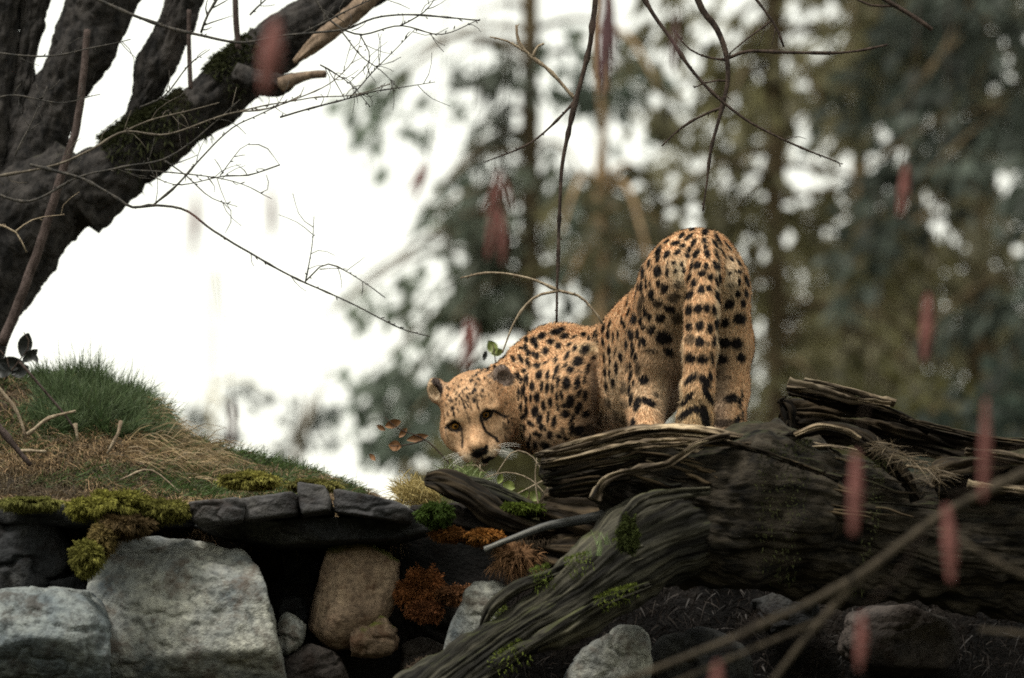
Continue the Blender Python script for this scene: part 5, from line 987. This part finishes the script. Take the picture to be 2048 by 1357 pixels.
for k in range(150):
    sx, sy = rgs.uniform(884, 1012), rgs.uniform(742, 845)
    if sy > 840-(sx-905)*.35-12 or sx > 985 and sy > 800: continue
    CRWN_X = ((sx-830)*4.846, (sy-680)*4.846, rgs.uniform(5, 10), rgs.uniform(6, 12), rgs.uniform(-30, 10), .8); EXTRA.append(CRWN_X)
for k in range(26): EXTRA.append((rgs.uniform(850, 990), rgs.uniform(740, 960), rgs.uniform(6, 11), rgs.uniform(7, 13), 10, .7))
bl_ = [0, 2, 3, 6]; SP = 1.2
for L_, ox, oy, s_, labs in ((RUMP, 1250, 440, 5.654, [0, 1, 2, 3, 6]), (RTAIL, 1250, 440, 5.654, [0, 1, 2, 3]), (LOWB, 1150, 660, 5.689, bl_), (LTAIL, 1150, 660, 5.689, [1]), (SHLD, 1010, 630, 4.846, [0, 6, 2]), (CRWN+EXTRA, 830, 680, 4.846, [4, 0])):
    for e in L_: ell(ox+e[0]/s_, oy+e[1]/s_, max(e[2]/s_*SP, 1.7), e[3]/s_*SP, e[4], e[5] if len(e) > 5 else 1., labs)
hx = lambda *p: [(830+a/4.846, 680+b/4.846) for a, b in p]
HL = [4]
ell(972, 831, 13.5, 9.5, -65, 1, HL, .2); ell(911, 853, 13.5, 9, 75, 1, HL, .2)
pline(hx((648, 785), (662, 840), (692, 895), (740, 930), (785, 955), (800, 990)), 2.9, 1, HL)
pline(hx((452, 868), (458, 920), (462, 985), (458, 1040)), 2.4, .9, HL)
pline(hx((640, 785), (636, 730), (665, 705), (715, 690), (765, 690), (810, 715), (850, 738), (885, 752)), 3.0, 1, HL)
pline(hx((645, 785), (690, 778), (735, 745), (752, 705)), 2.3, 1, HL)
pline(hx((305, 850), (335, 818), (385, 808), (430, 828), (455, 868)), 3.0, 1, HL)
pline(hx((318, 852), (360, 882), (405, 886), (452, 872)), 2.3, 1, HL)
pline(hx((300, 860), (305, 915), (330, 970)), 1.5, .6, HL)
ell(830+628/4.846, 680+1092/4.846, 19, 9, -22, 1, HL, .12); ell(830+690/4.846, 680+1045/4.846, 6, 5, -50, 1, HL, .15)
pline(hx((640, 1120), (652, 1170)), 1.9, 1, HL)
ell(977, 921, 16, 6.5, -14, 1, HL, .12); pline(hx((652, 1170), (700, 1168), (775, 1150)), 2.0, 1, HL)
pline(hx((652, 1170), (600, 1165), (545, 1140)), 1.0, .5, HL)
for a, b in ((520, 1040), (560, 1060), (740, 1060), (770, 1030), (730, 1090)): ell(830+a/4.846, 680+b/4.846, 1.3, 1.3, 0, .6, HL)
# sides the photograph does not show: scattered spots of the same size
hid = np.flatnonzero((facing < .12) & body); sd0 = hid[rng.permutation(len(hid))[:9000]]; ctr = []
for i in sd0:
    if all(np.abs(BV[i]-c).sum() > .034 for c in ctr[-400:]): ctr.append(BV[i])
ctr = np.array(ctr); HV = BV[hid]; dmin = np.full(len(hid), 9.)
for c in ctr:
    m = np.abs(HV[:, 0]-c[0]) < .02; q = HV[m]-c; dmin[m] = np.minimum(dmin[m], np.sqrt((q**2).sum(1)))
dark[hid] = np.maximum(dark[hid], np.clip((.0105-dmin)/.003, 0, 1)*np.clip((.12-facing[hid])/.06, 0, 1))
# black rings round the rest of the tail
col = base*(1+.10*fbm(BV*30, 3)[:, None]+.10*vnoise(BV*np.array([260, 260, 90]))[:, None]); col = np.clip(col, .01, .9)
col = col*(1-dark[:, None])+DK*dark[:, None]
cheetah = thing('cheetah', C3(1300, 1120, .2), 'spotted cheetah seen from behind, lowered head turned back to face the viewer', 'cheetah')
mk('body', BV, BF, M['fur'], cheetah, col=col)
# ---- fur: short hairs lying along the coat, each carries the colour of its root
tri = np.vstack([BF[:, :3], BF[:, [0, 2, 3]]]); ar = np.linalg.norm(np.cross(BV[tri[:, 1]]-BV[tri[:, 0]], BV[tri[:, 2]]-BV[tri[:, 0]]), axis=1); fc = facing[tri[:, 0]]; ar = ar*np.where(fc > -.35, 1, .3)*np.where(BL[tri[:, 0]] >= 4, 1.3, 1)
nh = 260000; ti = rng.choice(len(tri), nh, p=ar/ar.sum()); w = rng.dirichlet((1, 1, 1), nh); TV = tri[ti]; HPs = (BV[TV]*w[..., None]).sum(1); HN = (BN[TV]*w[..., None]).sum(1); HN /= np.linalg.norm(HN, axis=1)[:, None]
hl = BL[TV[:, 0]]; hc = col[TV[:, 0]]*rng.uniform(.6, 1.35, (nh, 1))
comb = np.tile(np.array([.35, -.55, -.75]), (nh, 1)); comb[(hl == 1) | (hl == 2) | (hl == 3)] = (0, -.1, -1); comb[hl == 6] = (.1, -.1, -1)
nose = H(0, .12, -.03); hm = hl >= 4; comb[hm] = HPs[hm]-nose; comb[hl == 5] = HUP
comb = comb-HN*(comb*HN).sum(1)[:, None]; comb /= np.linalg.norm(comb, axis=1)[:, None]+1e-6
hlen = np.where(hl == 4, .006, .0088)*rng.uniform(.5, 1.3, nh); hlen[hl == 5] = .006
lx = (HPs-HT) @ HR; muzz = (hl == 4) & (lx[:, 1] > .05); hlen[muzz] *= .45
px_, py_ = PX(HPs); hlen *= 1+.6*np.exp(-((px_-1187)/14)**2-((py_-790)/90)**2)+.6*np.exp(-((px_-1120)/60)**2-((py_-660)/22)**2)*(hl != 4)
hlen[(hl == 1)] *= 1.15
hd_ = comb+HN*rng.uniform(.1, .5, (nh, 1))+rng.normal(size=(nh, 3))*.2; hd_ /= np.linalg.norm(hd_, axis=1)[:, None]
sv = np.cross(hd_, HN); sv /= np.linalg.norm(sv, axis=1)[:, None]+1e-6; wd = np.where(hl >= 4, .0007, .0011)[:, None]
FVt = np.stack([HPs-sv*wd, HPs+sv*wd, HPs+hd_*hlen[:, None]], 1).reshape(-1, 3)
M['hair'] = col_mat('coat_hair', .7, trans=.42, gloss=.1)
fur = mk('fur', FVt, np.arange(nh*3).reshape(-1, 3), M['hair'], cheetah, col=np.repeat(hc, 3, 0)); fur['kind'] = 'stuff'
# ---- eyes
def eye_mat():
    m = bpy.data.materials.new('amber_eye'); t_, bs = nodes_of(m); bs.inputs['Roughness'].default_value = .08
    at = N(t_, 'ShaderNodeAttribute', attribute_name='Col'); t_.links.new(at.outputs['Color'], bs.inputs['Base Color']); return m
M['eye'] = eye_mat()
for (ex, ey), s in (((912, 852), -1), ((972, 829), 1)):
    V0, F0 = ico(4); target = (campos-H(s*.038, .07, .008)); target /= np.linalg.norm(target)
    # put the ball on the sight line just inside the lids
    e_, q_ = EYE[0 if s < 0 else 1]; c = e_+q_*.0055
    gz = target*.9+HFWD*.1+np.array([0, 0, -.05]); gz /= np.linalg.norm(gz); dt = V0 @ gz
    ec = np.where(dt[:, None] > .93, np.array([[.004, .004, .004]]), np.where(dt[:, None] > .62, np.array([[.42, .20, .035]])*(.65+.5*rng.random((len(V0), 1))), np.array([[.02, .014, .01]])))
    mk('eye', c+V0*.0112, F0, M['eye'], cheetah, col=ec)
# ---- nose pad and whiskers
V0, F0 = ico(4); nc = H(0, .1225, -.046); q = V0.copy(); q[:, 0] *= np.clip(1+.5*q[:, 2], .5, 1.5); nv = nc+(q*np.array([.0135, .007, .0085])) @ HR.T; mk('nose', nv, F0, M['black'], cheetah)
for s in (-1, 1):
    for k in range(7):
        a = H(s*(.024+.003*(k % 3)), .108-.004*k, -.058-.004*(k % 4)); b = a+HRT*s*(.05+.004*k)+HFWD*.01+HUP*(-.012-.006*(k % 4)+.004*k); m = (a+b)/2+HUP*.006
        g = tube_geo(np.array([a, m, b]), np.array([.00035, .0003, .00012]), 4, 10); mk('whisker', g[0], [g[1], g[2]], M['white'], cheetah)
print('cheetah verts', len(BV), 'head', hp)

bpy.context.view_layer.update()
for o in bpy.data.objects:
    if '_o' in o: del o['_o']
